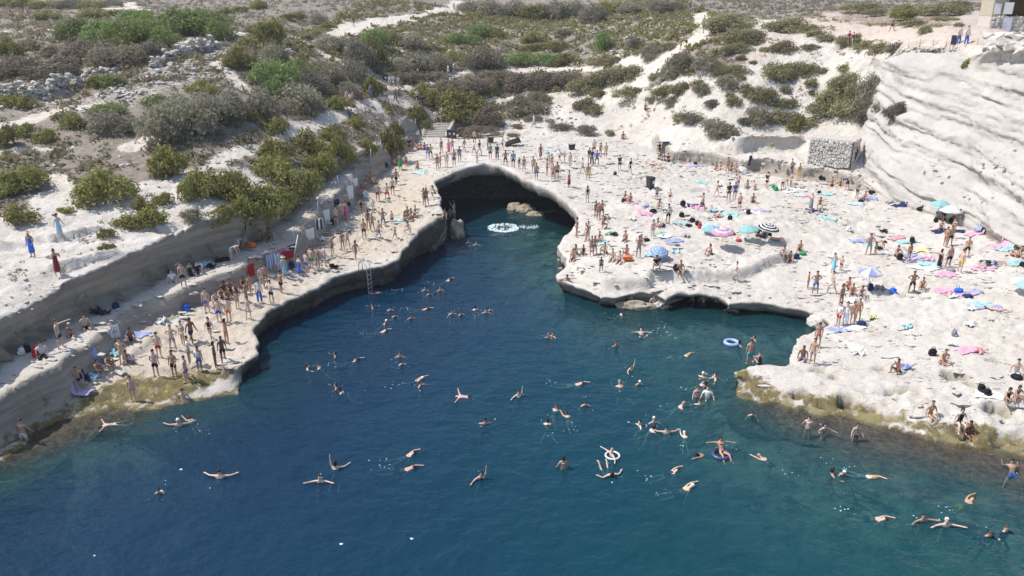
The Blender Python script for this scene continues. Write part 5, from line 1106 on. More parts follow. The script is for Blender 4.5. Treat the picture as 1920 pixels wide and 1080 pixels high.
def head_frame(J):
    up = unit(J['hd']) if False else unit(J['H1'] - J['H0'])
    f = np.array([0, -1, 0.]);
    if abs(up[1]) > .8: f = np.array([0, 0, -1.]) if up[1] < 0 else np.array([0, 0, 1.])
    f = unit(f - up * np.dot(f, up)); s = np.cross(f, up)
    return (J['H0'] + J['H1']) / 2, up, f, s
_hair = {}
def hair_mesh(pose, style):
    """a hair cap that leaves the face free, long hair, a swimming cap, or a brimmed hat"""
    if (pose, style) in _hair: return _hair[pose, style]
    c, up, f, s = head_frame(SKEL[pose]); V_, F_ = [], []
    def world(x, y, z): return tuple(c + s * x + f * y + up * z)
    nu, nv = 12, 6
    rx, ry, rz = .092, .104, .124
    for j in range(nv + 1):
        for i in range(nu):
            a = 2 * math.pi * i / nu
            front = max(0, math.cos(a))
            low = (1.55 - .65 * front ** .6) if style != 'long' else (1.75 - .85 * front ** .6)
            th = low * j / nv
            x, y, z = rx * math.sin(th) * math.sin(a), ry * math.sin(th) * math.cos(a), rz * math.cos(th)
            if style == 'long' and j == nv and front < .1: z -= .13; y -= .01
            V_.append(world(x, y, z + .012))
    for j in range(nv):
        for i in range(nu):
            F_.append((j * nu + i, j * nu + (i + 1) % nu, (j + 1) * nu + (i + 1) % nu, (j + 1) * nu + i))
    if style == 'hat':
        n0 = len(V_)
        for rr, zz in ((.095, .045), (.20, .02), (.205, .012), (.095, .03)):
            for i in range(nu): a = 2 * math.pi * i / nu; V_.append(world(rr * math.sin(a), rr * math.cos(a), zz))
        for j in range(3):
            for i in range(nu): F_.append((n0 + j * nu + i, n0 + j * nu + (i + 1) % nu, n0 + (j + 1) * nu + (i + 1) % nu, n0 + (j + 1) * nu + i))
    me = bpy.data.meshes.new("hair"); me.from_pydata(V_, [], F_); me.update()
    for p in me.polygons: p.use_smooth = True
    me.materials.append(M_HAIR); _hair[pose, style] = me
    return me

PLACES = [  # polygons would be overkill: the first box that holds the feet names the place
    (0,400,150,540,"on the bare white slope at far left"), (0,540,190,690,"on the shaded left terrace, far end"), (280,470,400,545,"on the shaded left terrace, middle"), (400,455,470,500,"on the shaded left terrace by the orange bag"), (470,430,540,470,"in the shade under the left cliff"),
    (120,640,245,730,"by the lower left wall"), (0,780,60,860,"in the weedy shallows at far left"), (60,715,380,760,"on the wet green edge at left"), (245,640,360,715,"on the stepped rocks at lower left"), (360,640,450,700,"at the lower left platform tip"), (245,600,380,640,"on the lower left platform"), (380,560,480,610,"on the left platform above the dark undercut"), (380,520,440,562,"along the lower left wall"), (440,480,500,575,"by the hanging red towel"),
    (500,470,600,560,"by the hanging striped towel"), (600,400,660,440,"by the towel wall, near end"), (600,440,650,500,"on the left platform above the ladder"), (650,440,705,500,"by the ladder head"), (670,500,720,540,"on the steel ladder"), (660,330,720,380,"by the row under the left wall"), (660,380,735,440,"in the middle of the left platform"), (735,400,800,450,"on the left platform edge"), (745,370,800,410,"on the left platform near the arch"),
    (705,330,760,380,"on the left platform under the wall"), (780,340,825,390,"on the rim left of the cave"), (825,380,870,420,"on the rock nose left of the cave"), (725,270,800,320,"by the wall near the stairs"), (800,280,830,325,"beside the left rim of the arch"), (830,280,870,320,"on the left of the cave arch"), (830,255,900,300,"near the two black bins"), (870,280,905,310,"on top of the cave arch"), (900,260,960,300,"behind the cave arch"), (905,300,985,330,"on the right of the cave arch"),
    (960,270,1025,300,"at the back of the rock plateau"), (985,300,1045,345,"beside the right rim of the arch"), (1045,290,1080,320,"on the plateau above the arch"), (1045,320,1080,360,"where the arch rim slopes down"), (1080,270,1150,345,"in the standing group behind the plateau"), (1085,345,1130,395,"on the rock right of the cave"), (1085,395,1145,440,"above the round rock nose"), (1060,440,1105,500,"in the cluster on the round rock nose"), (1105,440,1150,520,"on the edge of the bathing shelf"),
    (1150,455,1190,500,"beside the orange bag"), (1150,400,1200,460,"left of the blue patterned parasol"), (1200,455,1290,520,"around the blue patterned parasol"), (1200,400,1270,455,"among the towels at centre right"), (1225,260,1300,320,"under the blue tarp corner"), (1300,290,1400,330,"along the shaded ledge"), (1150,280,1225,340,"walking on the open plateau"), (1160,340,1200,390,"on the pink towel"), (1200,340,1280,400,"below the black bin"), (1300,330,1400,400,"in the group at the rock step"),
    (1400,320,1460,370,"near the bright green bag"), (1460,300,1510,350,"under the long ledge"), (1400,370,1440,410,"left of the striped parasol"), (1300,440,1400,485,"near the pink striped parasol"), (1400,420,1470,460,"under the striped parasol"), (1440,440,1530,500,"in the trio with the green bag"), (1380,490,1400,540,"on the lower bathing shelf"), (1510,370,1545,405,"on the dark blue mat"), (1540,330,1630,380,"under the right ledge"), (1610,440,1660,480,"on the towels left of the red mat"),
    (1660,450,1720,500,"on the big purple and blue mat"), (1740,380,1810,425,"under the white parasol"), (1740,425,1800,480,"behind the tall standing group"), (1740,480,1830,520,"in the tall standing group"), (1830,480,1900,500,"on the rock at far right"), (1880,470,1920,490,"on the towels at far right"), (1490,500,1570,560,"on the shore below the parasols"), (1560,500,1640,580,"left of the blue white parasol"), (1560,570,1620,620,"on the towel by the small inlet"), (1680,520,1750,560,"on the pitted rock at right"),
    (1490,620,1545,690,"on the rounded rock by the inlet"), (1375,660,1440,700,"on the rock point at right"), (1640,640,1800,700,"sunbathing on the pitted rock"), (1700,740,1830,830,"on the green weedy edge"), (1860,660,1920,760,"among the potholes at far right"),
    (1250,540,1400,575,"below the low rock cave"), (1170,560,1250,585,"at the foot of the bathing shelf"), (1040,470,1075,520,"climbing out below the round nose"), (1050,520,1080,560,"jumping off the shelf"), (900,400,980,440,"in the foam ring"), (840,440,900,470,"below the rock nose by the cave"),
    (640,0,700,60,"on the high white track"), (830,0,870,30,"on the skyline clearing"), (640,100,690,125,"at the head of the stone stairs"), (640,150,705,205,"on the white path to the stairs"), (705,150,760,200,"at the top landing of the stairs"), (760,140,800,160,"at the path junction"), (830,120,860,150,"on the middle path"), (770,180,840,240,"on the lower stone stairs"),
    (1280,0,1310,30,"at the head of the trail"), (1310,30,1330,60,"on the upper white trail"), (1270,80,1300,110,"at the bend of the trail"), (1580,70,1610,95,"below the dirt road"), (1660,40,1690,65,"on the dirt road"), (1780,60,1830,95,"behind the wire fence"), (990,210,1035,245,"on the white rock behind the plateau"), (1190,190,1225,215,"in the shaded rock hollow")]
def sea_place(px, py):
    if py < 520: return "in the water near the cave"
    if py < 600: return "in the inner cove, left" if px < 830 else "in the inner cove, middle" if px < 1000 else "in the inner cove, right"
    if px < 450: return "in the water by the left reef" if py < 840 else "in the open water at lower left"
    if px < 820: return ("in the left of the cove, far" if py < 700 else "in the left of the cove, near") if py < 800 else "in the open water left of centre"
    if px < 1130: return ("in the middle of the cove" if py < 760 else "in the middle of the near water")
    if px < 1290: return "off the bathing shelf" if py < 650 else "in the water right of centre" if py < 770 else "in the near water right of centre"
    if px < 1480: return "near the rock point" if py < 760 else "in the near water off the point"
    return "in the weedy shallows at right" if py < 830 else "in the near water at right" if py < 920 else "in the bottom right water"
POSEWORD = dict(stand="standing", ease="standing", hips="standing hands on hips", phone="standing arms raised", reach="reaching out", armup="standing arm out", walk="walking", stride="walking", sit="sitting", lean="leaning back", cross="sitting cross-legged", edge="sitting legs down", lie="lying", prone="lying", bend="bending", crouch="crouching",
    climb="climbing", leap="leaping arms out", tread="treading water", wide="swimming arms wide", breast="swimming", crawl="swimming flat", float="floating", star="floating spread out", kick="floating legs up", wave="waving one arm", wade="wading", paddle="wading", tube="lounging")
GWORD = dict(L="trunks", B="bikini", O="swimsuit", T="shirt", H="shirt and trousers", D="dress")
GPART = dict(trunks="trunks", shorts="shorts", brief="bikini_bottom", top="bikini_top", suit="swimsuit", shirt="shirt", trousers="trousers", dress="dress")
def person(w, small=False):
    px, py, pose = w['px'], w['py'], w['pose']
    if pose in WATER_P: p = Vector(at_z(px, py, 0.0))
    else:
        p, _ = hit(px, py)
    o = new_obj("person", PMESH[pose, 'body'])
    o.location = p; o.rotation_euler = (0, 0, R(w['yaw'] + 90))
    rnd = random.Random(int(px * 31 + py * 17))
    child = (pose in ('stand', 'ease', 'walk', 'stride', 'crouch') and w.get('child'))
    sc = rnd.uniform(.96, 1.06); fem = w['g'][0] in 'BOD'
    if fem: sc *= .96
    if child: sc *= .72
    o.scale = (sc * (rnd.uniform(.93, 1.0) if fem else rnd.uniform(1.0, 1.12)), sc * rnd.uniform(.95, 1.1), sc)
    k = SKIN[w['skin']]; j = rnd.uniform(.82, 1.15); o.color = (k[0] * j, k[1] * j, k[2] * j * rnd.uniform(.95, 1.05), 1)
    cols = w['g'][1:].split('/')
    for g, ci in GSETS[w['g'][0]]:
        c = cols[min(ci, len(cols) - 1)]
        if w['g'][0] == 'D' and len(cols) > 1: pass
        q = new_obj(GPART[g], PMESH[pose, g], o); cc = CRGB[c]; j = rnd.uniform(.85, 1.2); q.color = (min(.8, cc[0] * j), min(.8, cc[1] * j), min(.8, cc[2] * j), 1)
    st = 'hat' if w['hair'] == 'h' else ('long' if fem and w['hair'] not in 'wg' and rnd.random() < .65 else 'short')
    q = new_obj({'hat': 'sun_hat', 'long': 'hair', 'short': 'swim_cap' if w['hair'] == 'w' else 'hair'}[st], hair_mesh(pose, st), o); q.color = (*HAIRC[w['hair']], 1)
    c0 = CNAME[cols[0]]
    look = ("child" if child else "person") + " in " + c0 + " " + GWORD[w['g'][0]]
    if w['hair'] == 'w': look = "white-capped " + look
    elif w['hair'] == 'h': look = "sun-hatted " + look
    look += " " + POSEWORD[pose]
    place = None
    if pose in WATER_P and not (pose in ('wade', 'paddle') and py < 560): place = sea_place(px, py) if py > 445 else "in the foam ring"
    for x0, y0, x1, y1, t in PLACES:
        if place is None and x0 <= px < x1 and y0 <= py < y1: place = t
    if place is None: place = ("on the right rock, " if px > 1080 else "on the left platform, ") + ("far" if py < 350 else "middle" if py < 480 else "near") + " part"; print("noplace", w['g'], pose, int(px), int(py))
    describe(o, look, "person", "bathers and visitors around the cove", px, py, place)
    return o
for w in rows: w['size'] = 1.7 / max(1, (hit(w['px'], w['py'])[0] - Vector((0, 0, CAM_H))).length)
# children among the crowd: the ones that stand clearly shorter in the photograph
for cx, cy in ((446,578),(447,577),(736,422),(741,451),(894,306),(973,316),(1059,306),(1231,374),(1256,378),(1274,307),(1576,508),(1514,541),(426,646),(700,398),(761,312),(1127,509)):
    i = min(range(len(rows)), key=lambda n: (rows[n]['px'] - cx) ** 2 + (rows[n]['py'] - cy) ** 2); rows[i]['child'] = True
rows.sort(key=lambda w: -w['size'] * (1.0 if w['pose'] not in ('sit', 'crouch', 'lie') else .8))
print("PEOPLE", len(rows))
for w in rows: w['o'] = person(w)
N_SINGLE = 300
crowd = rows[N_SINGLE:]
if crowd:
    # the farthest and smallest figures of the crowd, joined
    VV, FF, mats_, cols_ = [], [], [], []; off = 0
    bpy.context.view_layer.update()
    for w in crowd:
        for q in [w['o']] + list(w['o'].children):
            me = q.data; v = np.empty(len(me.vertices) * 3); me.vertices.foreach_get("co", v); v = v.reshape(-1, 3)
            Mx = np.array(w['o'].matrix_world); v = v @ Mx[:3, :3].T + Mx[:3, 3]
            me.calc_loop_triangles(); t_ = np.empty(len(me.loop_triangles) * 3, np.int32); me.loop_triangles.foreach_get("vertices", t_)
            VV.append(v); FF.append(t_.reshape(-1, 3) + off); off += len(v); cols_.append(np.tile(np.array(q.color[:]), (len(v), 1)))
        PENDING[:] = [p for p in PENDING if p[0] is not w['o']]
        for q in list(w['o'].children): bpy.data.objects.remove(q)
        bpy.data.objects.remove(w['o'])
    cm = NB("distant crowd"); cm.l(cm.n("ShaderNodeAttribute", attribute_name="tint").outputs["Color"], cm.p.inputs["Base Color"]); cm.p.inputs["Roughness"].default_value = .7
    me = mesh_np("distant_people", np.concatenate(VV), np.concatenate(FF), [cm.m])
    a = me.attributes.new("tint", 'FLOAT_COLOR', 'POINT'); a.data.foreach_set("color", np.concatenate(cols_).astype(np.float32).ravel())
    tag(new_obj("distant_people", me), "smallest, farthest figures of the crowd on the paths and plateau", "people", kind="stuff")
# ================================================================== things people brought and things that stand about
LANDMARKS = [(1218,345,"near the dark wheelie bin"), (1352,440,"near the pink striped parasol"), (1420,432,"near the black striped parasol"), (1626,525,"near the blue white parasol"), (1780,400,"near the white parasol"), (1233,470,"near the blue patterned parasol"),
    (1177,484,"near the orange float bag"), (1240,285,"near the blue tarp"), (1390,320,"along the shaded right ledge"), (1560,345,"below the stone hut"), (1690,485,"near the purple mat"), (1775,490,"beside the tall standing group"), (1880,470,"at the far right cliff foot"), (1795,715,"near the round pothole"),
    (1720,610,"on the cracked rock at right"), (1870,560,"on the near right rock"), (1550,620,"by the small inlet"), (1480,440,"by the sunbathing trio"), (1450,350,"by the green bag"), (1520,390,"on the white rock step"), (1070,280,"at the back of the plateau"), (1150,440,"above the round rock nose"), (1290,400,"among the middle towels"),
    (1785,550,"on the pink towel patch"), (850,290,"behind the cave arch"), (70,660,"on the shaded left terrace, far end"), (200,660,"by the lower left wall"), (225,580,"on the shaded left terrace, middle"), (400,500,"on the shaded terrace by the orange float"), (355,590,"under the lower left wall"), (560,500,"by the hanging striped towel"), (650,400,"under the row of hanging towels"), (730,310,"by the wall near the stairs"), (1640,380,"under the long right cliff"), (1330,310,"under the first stretch of ledge")]
def near_landmark(px, py): return min(LANDMARKS, key=lambda q: (q[0] - px) ** 2 + 2.2 * (q[1] - py) ** 2)[2]
def cxy(c, x, y): o_, p_, m_ = CROPS[c]; return o_ + x / m_, p_ + y / m_
CM = plain("terry cloth", None, .9, .10, .1, objcol=True)
def striped(name, c1, c2, scale, axis_='X', c3=None):
    b = NB(name); w = b.n("ShaderNodeTexWave", wave_type='BANDS', bands_direction=axis_); w.inputs["Scale"].default_value = scale
    b.l(b.obj(), w.inputs["Vector"]); b.put(b.ramp(w.outputs["Fac"], [(.0, c1), (.5, c2)] if c3 is None else [(0, c1), (.35, c2), (.7, c3)], 'CONSTANT'), b.p.inputs["Base Color"])
    b.p.inputs["Roughness"].default_value = .85; return b.m
# ---- towels and mats, laid on the rock and following it
def towel(px, py, col, L_=1.5, W_=.8, yaw=None, crumple=.03):
    p, _ = hit(px, py); r = random.Random(int(px * 13 + py * 7)); a = R(yaw) if yaw is not None else r.uniform(-.5, .5)
    nx, ny = 12, 8; V_ = []
    ph = [r.uniform(0, 6.3) for _ in range(6)]
    for j in range(ny + 1):
        for i in range(nx + 1):
            u, v = i / nx - .5, j / ny - .5
            x, y = u * L_ + .05 * math.sin(v * 7 + ph[0]), v * W_ + .05 * math.sin(u * 6 + ph[1])
            if crumple > .08: x *= .55 + .2 * math.sin(v * 9 + ph[2]); y *= .6 + .25 * math.sin(u * 8 + ph[3])
            X_, Y_ = x * math.cos(a) - y * math.sin(a), x * math.sin(a) + y * math.cos(a)
            zz = drop(p.x + X_, p.y + Y_, p.z + 1.2) - p.z
            zz = max(-.35, min(.35, zz)) + .03 + crumple * (1 + math.sin(u * 11 + ph[4]) * math.sin(v * 9 + ph[5])) * r.uniform(.6, 1.3)
            V_.append((X_, Y_, zz))
    F_ = [(j * (nx + 1) + i, j * (nx + 1) + i + 1, (j + 1) * (nx + 1) + i + 1, (j + 1) * (nx + 1) + i) for j in range(ny) for i in range(nx)]
    me = bpy.data.meshes.new("towel"); me.from_pydata(V_, [], F_); me.update()
    for q in me.polygons: q.use_smooth = True
    me.materials.append(CM)
    o = new_obj("towel", me); o.location = p; k = CRGB[col]; o.color = (*[.62 * c + .26 for c in k], 1) if col not in 'kn' else (*k, 1)
    m = o.modifiers.new("thickness", 'SOLIDIFY'); m.thickness = .015
    describe(o, CNAME[col] + (" towel in a heap" if crumple > .08 else " towel spread out"), "towel", "towels lying on the rock", px, py, near_landmark(px, py))
TOWELS = """G 965 545 t; G 372 722 p; G 500 758 b*; G 490 808 p; G 735 388 t*; G 935 415 u; G 918 742 n; G 945 765 p; G 1065 790 t*; G 1120 795 w*; G 1210 822 t; G 1098 835 r*; G 1395 800 w; G 1455 795 u; G 800 900 t; G 1040 912 c; G 840 1005 e*; G 615 985 g;
G 665 1010 w; G 740 1042 b; G 390 872 w*; G 1720 630 w; F 1110 430 c*; F 470 352 t; F 545 270 g*; F 930 450 t; F 590 275 k*; H 225 380 c; H 262 388 p; H 400 376 t; H 405 538 t; H 590 445 c; H 890 452 n; H 815 436 e*; H 1025 490 k*; H 780 630 k*; H 862 672 r; H 610 690 b; H 940 700 t; H 1030 752 y;
H 985 828 u; H 945 792 b; H 1085 848 t; H 1092 824 p*; H 1010 872 w; H 1200 922 p; H 1440 880 p; H 1165 622 n; H 1262 628 n; H 1385 645 p; H 1425 628 b*; H 1560 725 p; H 1605 705 p*; H 1610 747 t; H 1195 1038 p; H 1360 1042 u; H 1215 1055 r*; H 1245 1070 w*; H 755 1010 m*; H 310 485 n; H 685 402 b; H 215 345 w;
I 1085 347 t*; I 1435 332 w*; I 1500 215 t; I 1545 228 b; I 890 292 y*; I 705 352 b; I 785 350 w; I 1325 442 w*; I 1430 476 p; I 1490 482 r*; I 1080 577 b*; I 1548 722 w; I 1690 622 w*; I 800 490 w*; I 790 188 w; I 1450 248 w*; I 1225 12 w; I 1300 40 p; I 1500 12 p*;
B 780 240 t*; B 660 252 b*; B 500 448 u; B 570 398 n*; B 640 390 c*; B 885 282 u*; B 935 112 b; A 760 885 n*; A 1175 948 w*; A 1495 530 c*; A 1530 545 k*; A 1728 388 w*; C 730 1042 w*; D 440 432 w*; E 1220 282 t; E 110 462 t; C 1560 470 c; A 700 880 k*; D 835 362 k*; G 1650 615 w*; H 145 350 w; C 1400 865 t; H 430 800 w*; H 1690 840 t"""
for r_ in TOWELS.replace("\n", " ").split(";"):
    c, x, y, k = r_.split(); px, py = cxy(c, float(x), float(y))
    if k.endswith('*'): towel(px, py, k[0], 1.0, .7, None, .12)
    else: towel(px, py, k[0], 1.45 if k != 'u' else 1.9, .75)
# ---- bags
def lump(nx_, ny_, nz_, sx_, sy_, sz_, e, seed):
    """a soft box: superellipsoid with dents"""
    r = np.random.default_rng(seed); bm = bmesh.new(); bmesh.ops.create_uvsphere(bm, u_segments=14, v_segments=9, radius=1)
    for v in bm.verts:
        c = np.array(v.co); c = np.sign(c) * np.abs(c) ** e
        v.co = (c[0] * sx_ * (1 + r.uniform(-.06, .06)), c[1] * sy_ * (1 + r.uniform(-.06, .06)), (c[2] + 1) * sz_ * (1 + r.uniform(-.05, .05)) * (1 - .12 * c[0] ** 2))
    for f in bm.faces: f.smooth = True
    me = bpy.data.meshes.new("bag"); bm.to_mesh(me); bm.free(); me.materials.append(CM); return me
def tube_mesh(pts, rad, seg=8, closed=False, name="tube", mat=None, caps=True):
    pts = [Vector(p) for p in pts]; n = len(pts); V_, F_ = [], []
    prev = None
    for i, p in enumerate(pts):
        t = (pts[(i + 1) % n] - pts[i - 1]) if closed or 0 < i < n - 1 else (pts[1] - pts[0] if i == 0 else pts[-1] - pts[-2])
        t.normalize(); up = prev if prev is not None else (Vector((0, 0, 1)) if abs(t.z) < .9 else Vector((1, 0, 0)))
        a = (up - t * up.dot(t)).normalized(); prev = a; b_ = t.cross(a); rr = rad[i] if isinstance(rad, (list, tuple)) else rad
        for k in range(seg): q = 2 * math.pi * k / seg; V_.append(p + (a * math.cos(q) + b_ * math.sin(q)) * rr)
    m = n if closed else n - 1
    for i in range(m):
        for k in range(seg): F_.append((i * seg + k, i * seg + (k + 1) % seg, ((i + 1) % n) * seg + (k + 1) % seg, ((i + 1) % n) * seg + k))
    if not closed and caps: F_ += [tuple(range(seg))[::-1], tuple((n - 1) * seg + k for k in range(seg))]
    me = bpy.data.meshes.new(name); me.from_pydata([tuple(v) for v in V_], [], F_); me.update()
    for q in me.polygons: q.use_smooth = True
    if mat: me.materials.append(mat)
    return me
BAGS = [lump(0, 0, 0, .24, .17, .24, .62, 1), lump(0, 0, 0, .32, .20, .15, .7, 2), lump(0, 0, 0, .2, .16, .27, .6, 3)]
POCKET = lump(0, 0, 0, .17, .07, .10, .6, 4)
STRAP = tube_mesh([(-.12, .02, .40), (-.13, .06, .52), (0, .08, .57), (.13, .06, .52), (.12, .02, .40)], .018, 6, False, "strap", CM)
def bag(px, py, col):
    p, _ = hit(px, py); i = int(px + py) % 3
    o = new_obj("bag", BAGS[i]); o.location = p; r = random.Random(int(px * 3 + py)); o.rotation_euler = (r.uniform(-.15, .15), r.uniform(-.15, .15), r.uniform(-.8, .8)); s = r.uniform(.8, 1.1); o.scale = (s, s, s * r.uniform(.8, 1.05))
    o.location.z -= .02; o.color = (*CRGB[col], 1)
    q = new_obj("pocket", POCKET, o); q.location = (0, -.17, .05); q.color = (*[c * 1.4 for c in CRGB[col]], 1)
    q = new_obj("strap", STRAP, o); q.color = (*[c * .8 for c in CRGB[col]], 1); q.location.z = -.12 if i == 1 else (.02 if i == 0 else .06)
    describe(o, CNAME[col] + (" holdall" if i == 1 else " rucksack" if i == 0 else " beach bag"), "bag", "bags left on the rock", px, py, near_landmark(px, py))
BAG_T = """G 240 488 n; G 560 798 k; G 800 845 k; G 857 918 k; G 888 882 k; G 930 908 k; G 957 930 r; G 1208 860 k; G 1360 812 k; G 502 1045 k; G 637 920 n; G 310 716 k; G 1282 1045 r; G 915 398 k; G 1595 612 g; G 1572 598 g; F 862 322 k; F 1107 570 k; F 1170 25 k; H 625 430 k; H 540 622 w; H 972 702 k; H 882 815 k;
H 1232 892 e; H 1457 632 k; H 1715 860 k; H 1285 1035 b; H 1345 1072 n; H 690 1020 n; H 232 780 g; H 190 808 n; H 375 280 k; H 700 368 k; H 52 350 g; H 355 275 k; I 1345 388 e; I 1220 498 k; I 1530 718 k; I 825 328 n; I 1500 700 k; I 1695 628 k; B 150 228 w; B 188 215 k; B 258 240 r; A 840 840 n; A 1352 858 b; A 1582 505 k; A 1632 492 k; C 1280 420 n; D 480 372 n;
H 345 372 k; G 1480 1010 n; H 1130 560 k; H 1235 570 k; C 960 745 k; C 830 900 k; A 1450 555 w; H 745 745 k; F 1590 270 k; G 1540 1000 k; I 1000 150 b"""
for r_ in BAG_T.replace("\n", " ").split(";"):
    c, x, y, k = r_.split(); bag(*cxy(c, float(x), float(y)), k)
# ---- parasols
POLE = plain("parasol pole", (.62, .62, .60), .4, 0, .5)
def parasol(px, py, rad, hgt, ca, cb, label, tilt=(0, 0), mode='panels', sunk=0):
    p, _ = hit(px, py)
    root = new_obj("parasol", None); root.location = p; root.rotation_euler = (tilt[0], tilt[1], .2); tag(root, label, "parasol", "parasols on the right rock")
    new_obj("pole", tube_mesh([(0, 0, -.1 - sunk), (0, 0, hgt + .1)], .022, 8, False, "pole", POLE), root)
    n = 8; ring = 7
    for k in range(n):
        V_, F_, mi = [], [], []
        for j in range(ring + 1):
            t = j / ring
            for e in range(4):
                a = 2 * math.pi * (k + e / 3) / n; sag = 1 - .06 * math.sin(math.pi * e / 3) * t
                rr = rad * t * (1 - .05 * math.sin(math.pi * e / 3)) ; V_.append((rr * math.cos(a), rr * math.sin(a), hgt + .04 - rad * .42 * t ** 1.5 * 1.0 - .05 * rad * t * math.sin(math.pi * e / 3)))
        for e in range(4):   # valance
            a = 2 * math.pi * (k + e / 3) / n; q = V_[ring * 4 + e]; V_.append((q[0] * 1.0, q[1] * 1.0, q[2] - .09 * rad))
        for j in range(ring + 1):
            for e in range(3): F_.append((j * 4 + e, j * 4 + e + 1, (j + 1) * 4 + e + 1, (j + 1) * 4 + e)); mi.append(j)
        me = bpy.data.meshes.new("canopy_panel"); me.from_pydata(V_, [], F_); me.update()
        A, B_ = CANV[ca], CANV[cb]
        me.materials.append(A); me.materials.append(B_)
        if mode == 'rings': me.materials.append(CANV['b'])
        for q, j in zip(me.polygons, mi):
            q.material_index = (k % 2 if mode == 'panels' else (j % 2) if mode == 'stripes' else (0, 1, 0, 2, 1, 0, 0, 0)[j % 8]); q.use_smooth = True
        new_obj("canopy_panel", me, root)
    new_obj("finial", tube_mesh([(0, 0, hgt + .08), (0, 0, hgt + .16)], [.03, .012], 8, False, "finial", POLE), root)
CANV = {}
for k, c in CRGB.items():
    b = NB("canvas " + CNAME[k]); col = tuple(.66 * v + (.24 if k not in 'k' else 0) for v in c); b.put(col, b.p.inputs["Base Color"]); b.p.inputs["Roughness"].default_value = .8
    tl = b.n("ShaderNodeBsdfTranslucent"); b.put(col, tl.inputs["Color"]); mx = b.n("ShaderNodeMixShader"); mx.inputs[0].default_value = .3
    b.l(b.p.outputs[0], mx.inputs[1]); b.l(tl.outputs[0], mx.inputs[2]); b.l(mx.outputs[0], b.out.inputs["Surface"]); CANV[k] = b.m
parasol(1626, 546, .82, 1.75, 'w', 'b', "blue and white panelled parasol standing above the small inlet")
parasol(1353, 463, .92, 1.65, 'p', 'w', "pink, white and blue ring striped parasol among the towels", (.05, -.05), 'rings')
parasol(1404, 452, .85, 1.35, 't', 't', "plain turquoise parasol beside the black striped one", (0, -.12))
parasol(1434, 454, .88, 1.6, 'k', 'w', "black and white pinstriped parasol shading dark figures", (.1, .1), 'stripes')
parasol(1758, 412, .85, 1.75, 't', 't', "turquoise parasol at the foot of the right cliff")
parasol(1779, 418, .98, 1.55, 'w', 'w', "big white parasol at the foot of the right cliff")
parasol(1391, 324, .72, .62, 'w', 'w', "small white parasol tipped over beside the shaded ledge", (.5, .55))
parasol(1233, 486, .72, 1.05, 'b', 'c', "low blue patterned parasol over a lounging bather", (.35, 0), 'stripes')
parasol(1331, 438, .85, .75, 't', 'c', "pale turquoise parasol set low left of the pink striped one", (.1, .1))
parasol(1915, 548, 1.0, 1.1, 'c', 'w', "pale blue and white parasol at the right edge", (.2, .1))
# ---- sun tarp and dark shelter
def sheet(pts, name, mat, parent, sag=.15, n=6):
    a, b_, c, d = [Vector(p) for p in pts]; V_ = []
    for j in range(n + 1):
        for i in range(n + 1):
            u, v = i / n, j / n; q = a * (1 - u) * (1 - v) + b_ * u * (1 - v) + c * u * v + d * (1 - u) * v
            V_.append((q.x, q.y, q.z - sag * math.sin(math.pi * u) * math.sin(math.pi * v)))
    me = bpy.data.meshes.new(name); me.from_pydata(V_, [], [(j * (n + 1) + i, j * (n + 1) + i + 1, (j + 1) * (n + 1) + i + 1, (j + 1) * (n + 1) + i) for j in range(n) for i in range(n)]); me.update()
    for q in me.polygons: q.use_smooth = True
    me.materials.append(mat); o = new_obj(name, me, parent); m = o.modifiers.new("t", 'SOLIDIFY'); m.thickness = .012; return o
p, _ = hit(1238, 284)
t_ = new_obj("sun_shelter", None); t_.location = p; tag(t_, "blue sun tarp propped on poles at the start of the ledge", "tarp")
sheet([(-.95, -.7, 1.25), (.9, -.9, 1.35), (1.0, .9, 1.05), (-.8, .8, 1.0)], "tarp", CANV['b'], t_, .12)
for q in ((-.95, -.7, 1.25), (.9, -.9, 1.35)): new_obj("pole", tube_mesh([(q[0], q[1], -.2), q], .02, 6, False, "pole", POLE), t_)
p, _ = hit(962, 273)
t_ = new_obj("beach_tent", None); t_.location = p; tag(t_, "low dark grey beach shelter on the white rock behind the plateau", "shelter")
sheet([(-1.0, -.6, .05), (1.0, -.3, .45), (.7, .8, .9), (-.9, .6, .35)], "tent_cloth", CANV['k'], t_, -.25)
new_obj("tent_pole", tube_mesh([(1.0, -.3, -.2), (1.0, -.3, .46)], .02, 6, False, "pole", POLE), t_)
# ---- wheelie bins
BINM = plain("bin plastic", (.035, .037, .040), .5, .1, .4); BINL = plain("bin label", (.72, .72, .70), .6); RUB = plain("bin wheel rubber", (.015, .015, .015), .8)
def box_bm(bm, x0, x1, y0, y1, z0, z1, taper=0.0, bev=.02):
    v = [bm.verts.new((x * (1 - taper if z == z0 else 1), y * (1 - taper if z == z0 else 1), z)) for z in (z0, z1) for x, y in ((x0, y0), (x1, y0), (x1, y1), (x0, y1))]
    fs = [bm.faces.new([v[i] for i in f]) for f in ((3, 2, 1, 0), (4, 5, 6, 7), (0, 1, 5, 4), (1, 2, 6, 5), (2, 3, 7, 6), (3, 0, 4, 7))]
    if bev: bmesh.ops.bevel(bm, geom=list({e for f in fs for e in f.edges}), offset=bev, segments=2, affect='EDGES')
def boxo(name, ext, mat, parent=None, taper=0, bev=.02):
    bm = bmesh.new(); box_bm(bm, *ext, taper, bev); me = bpy.data.meshes.new(name); bm.to_mesh(me); bm.free(); me.materials.append(mat); return new_obj(name, me, parent)
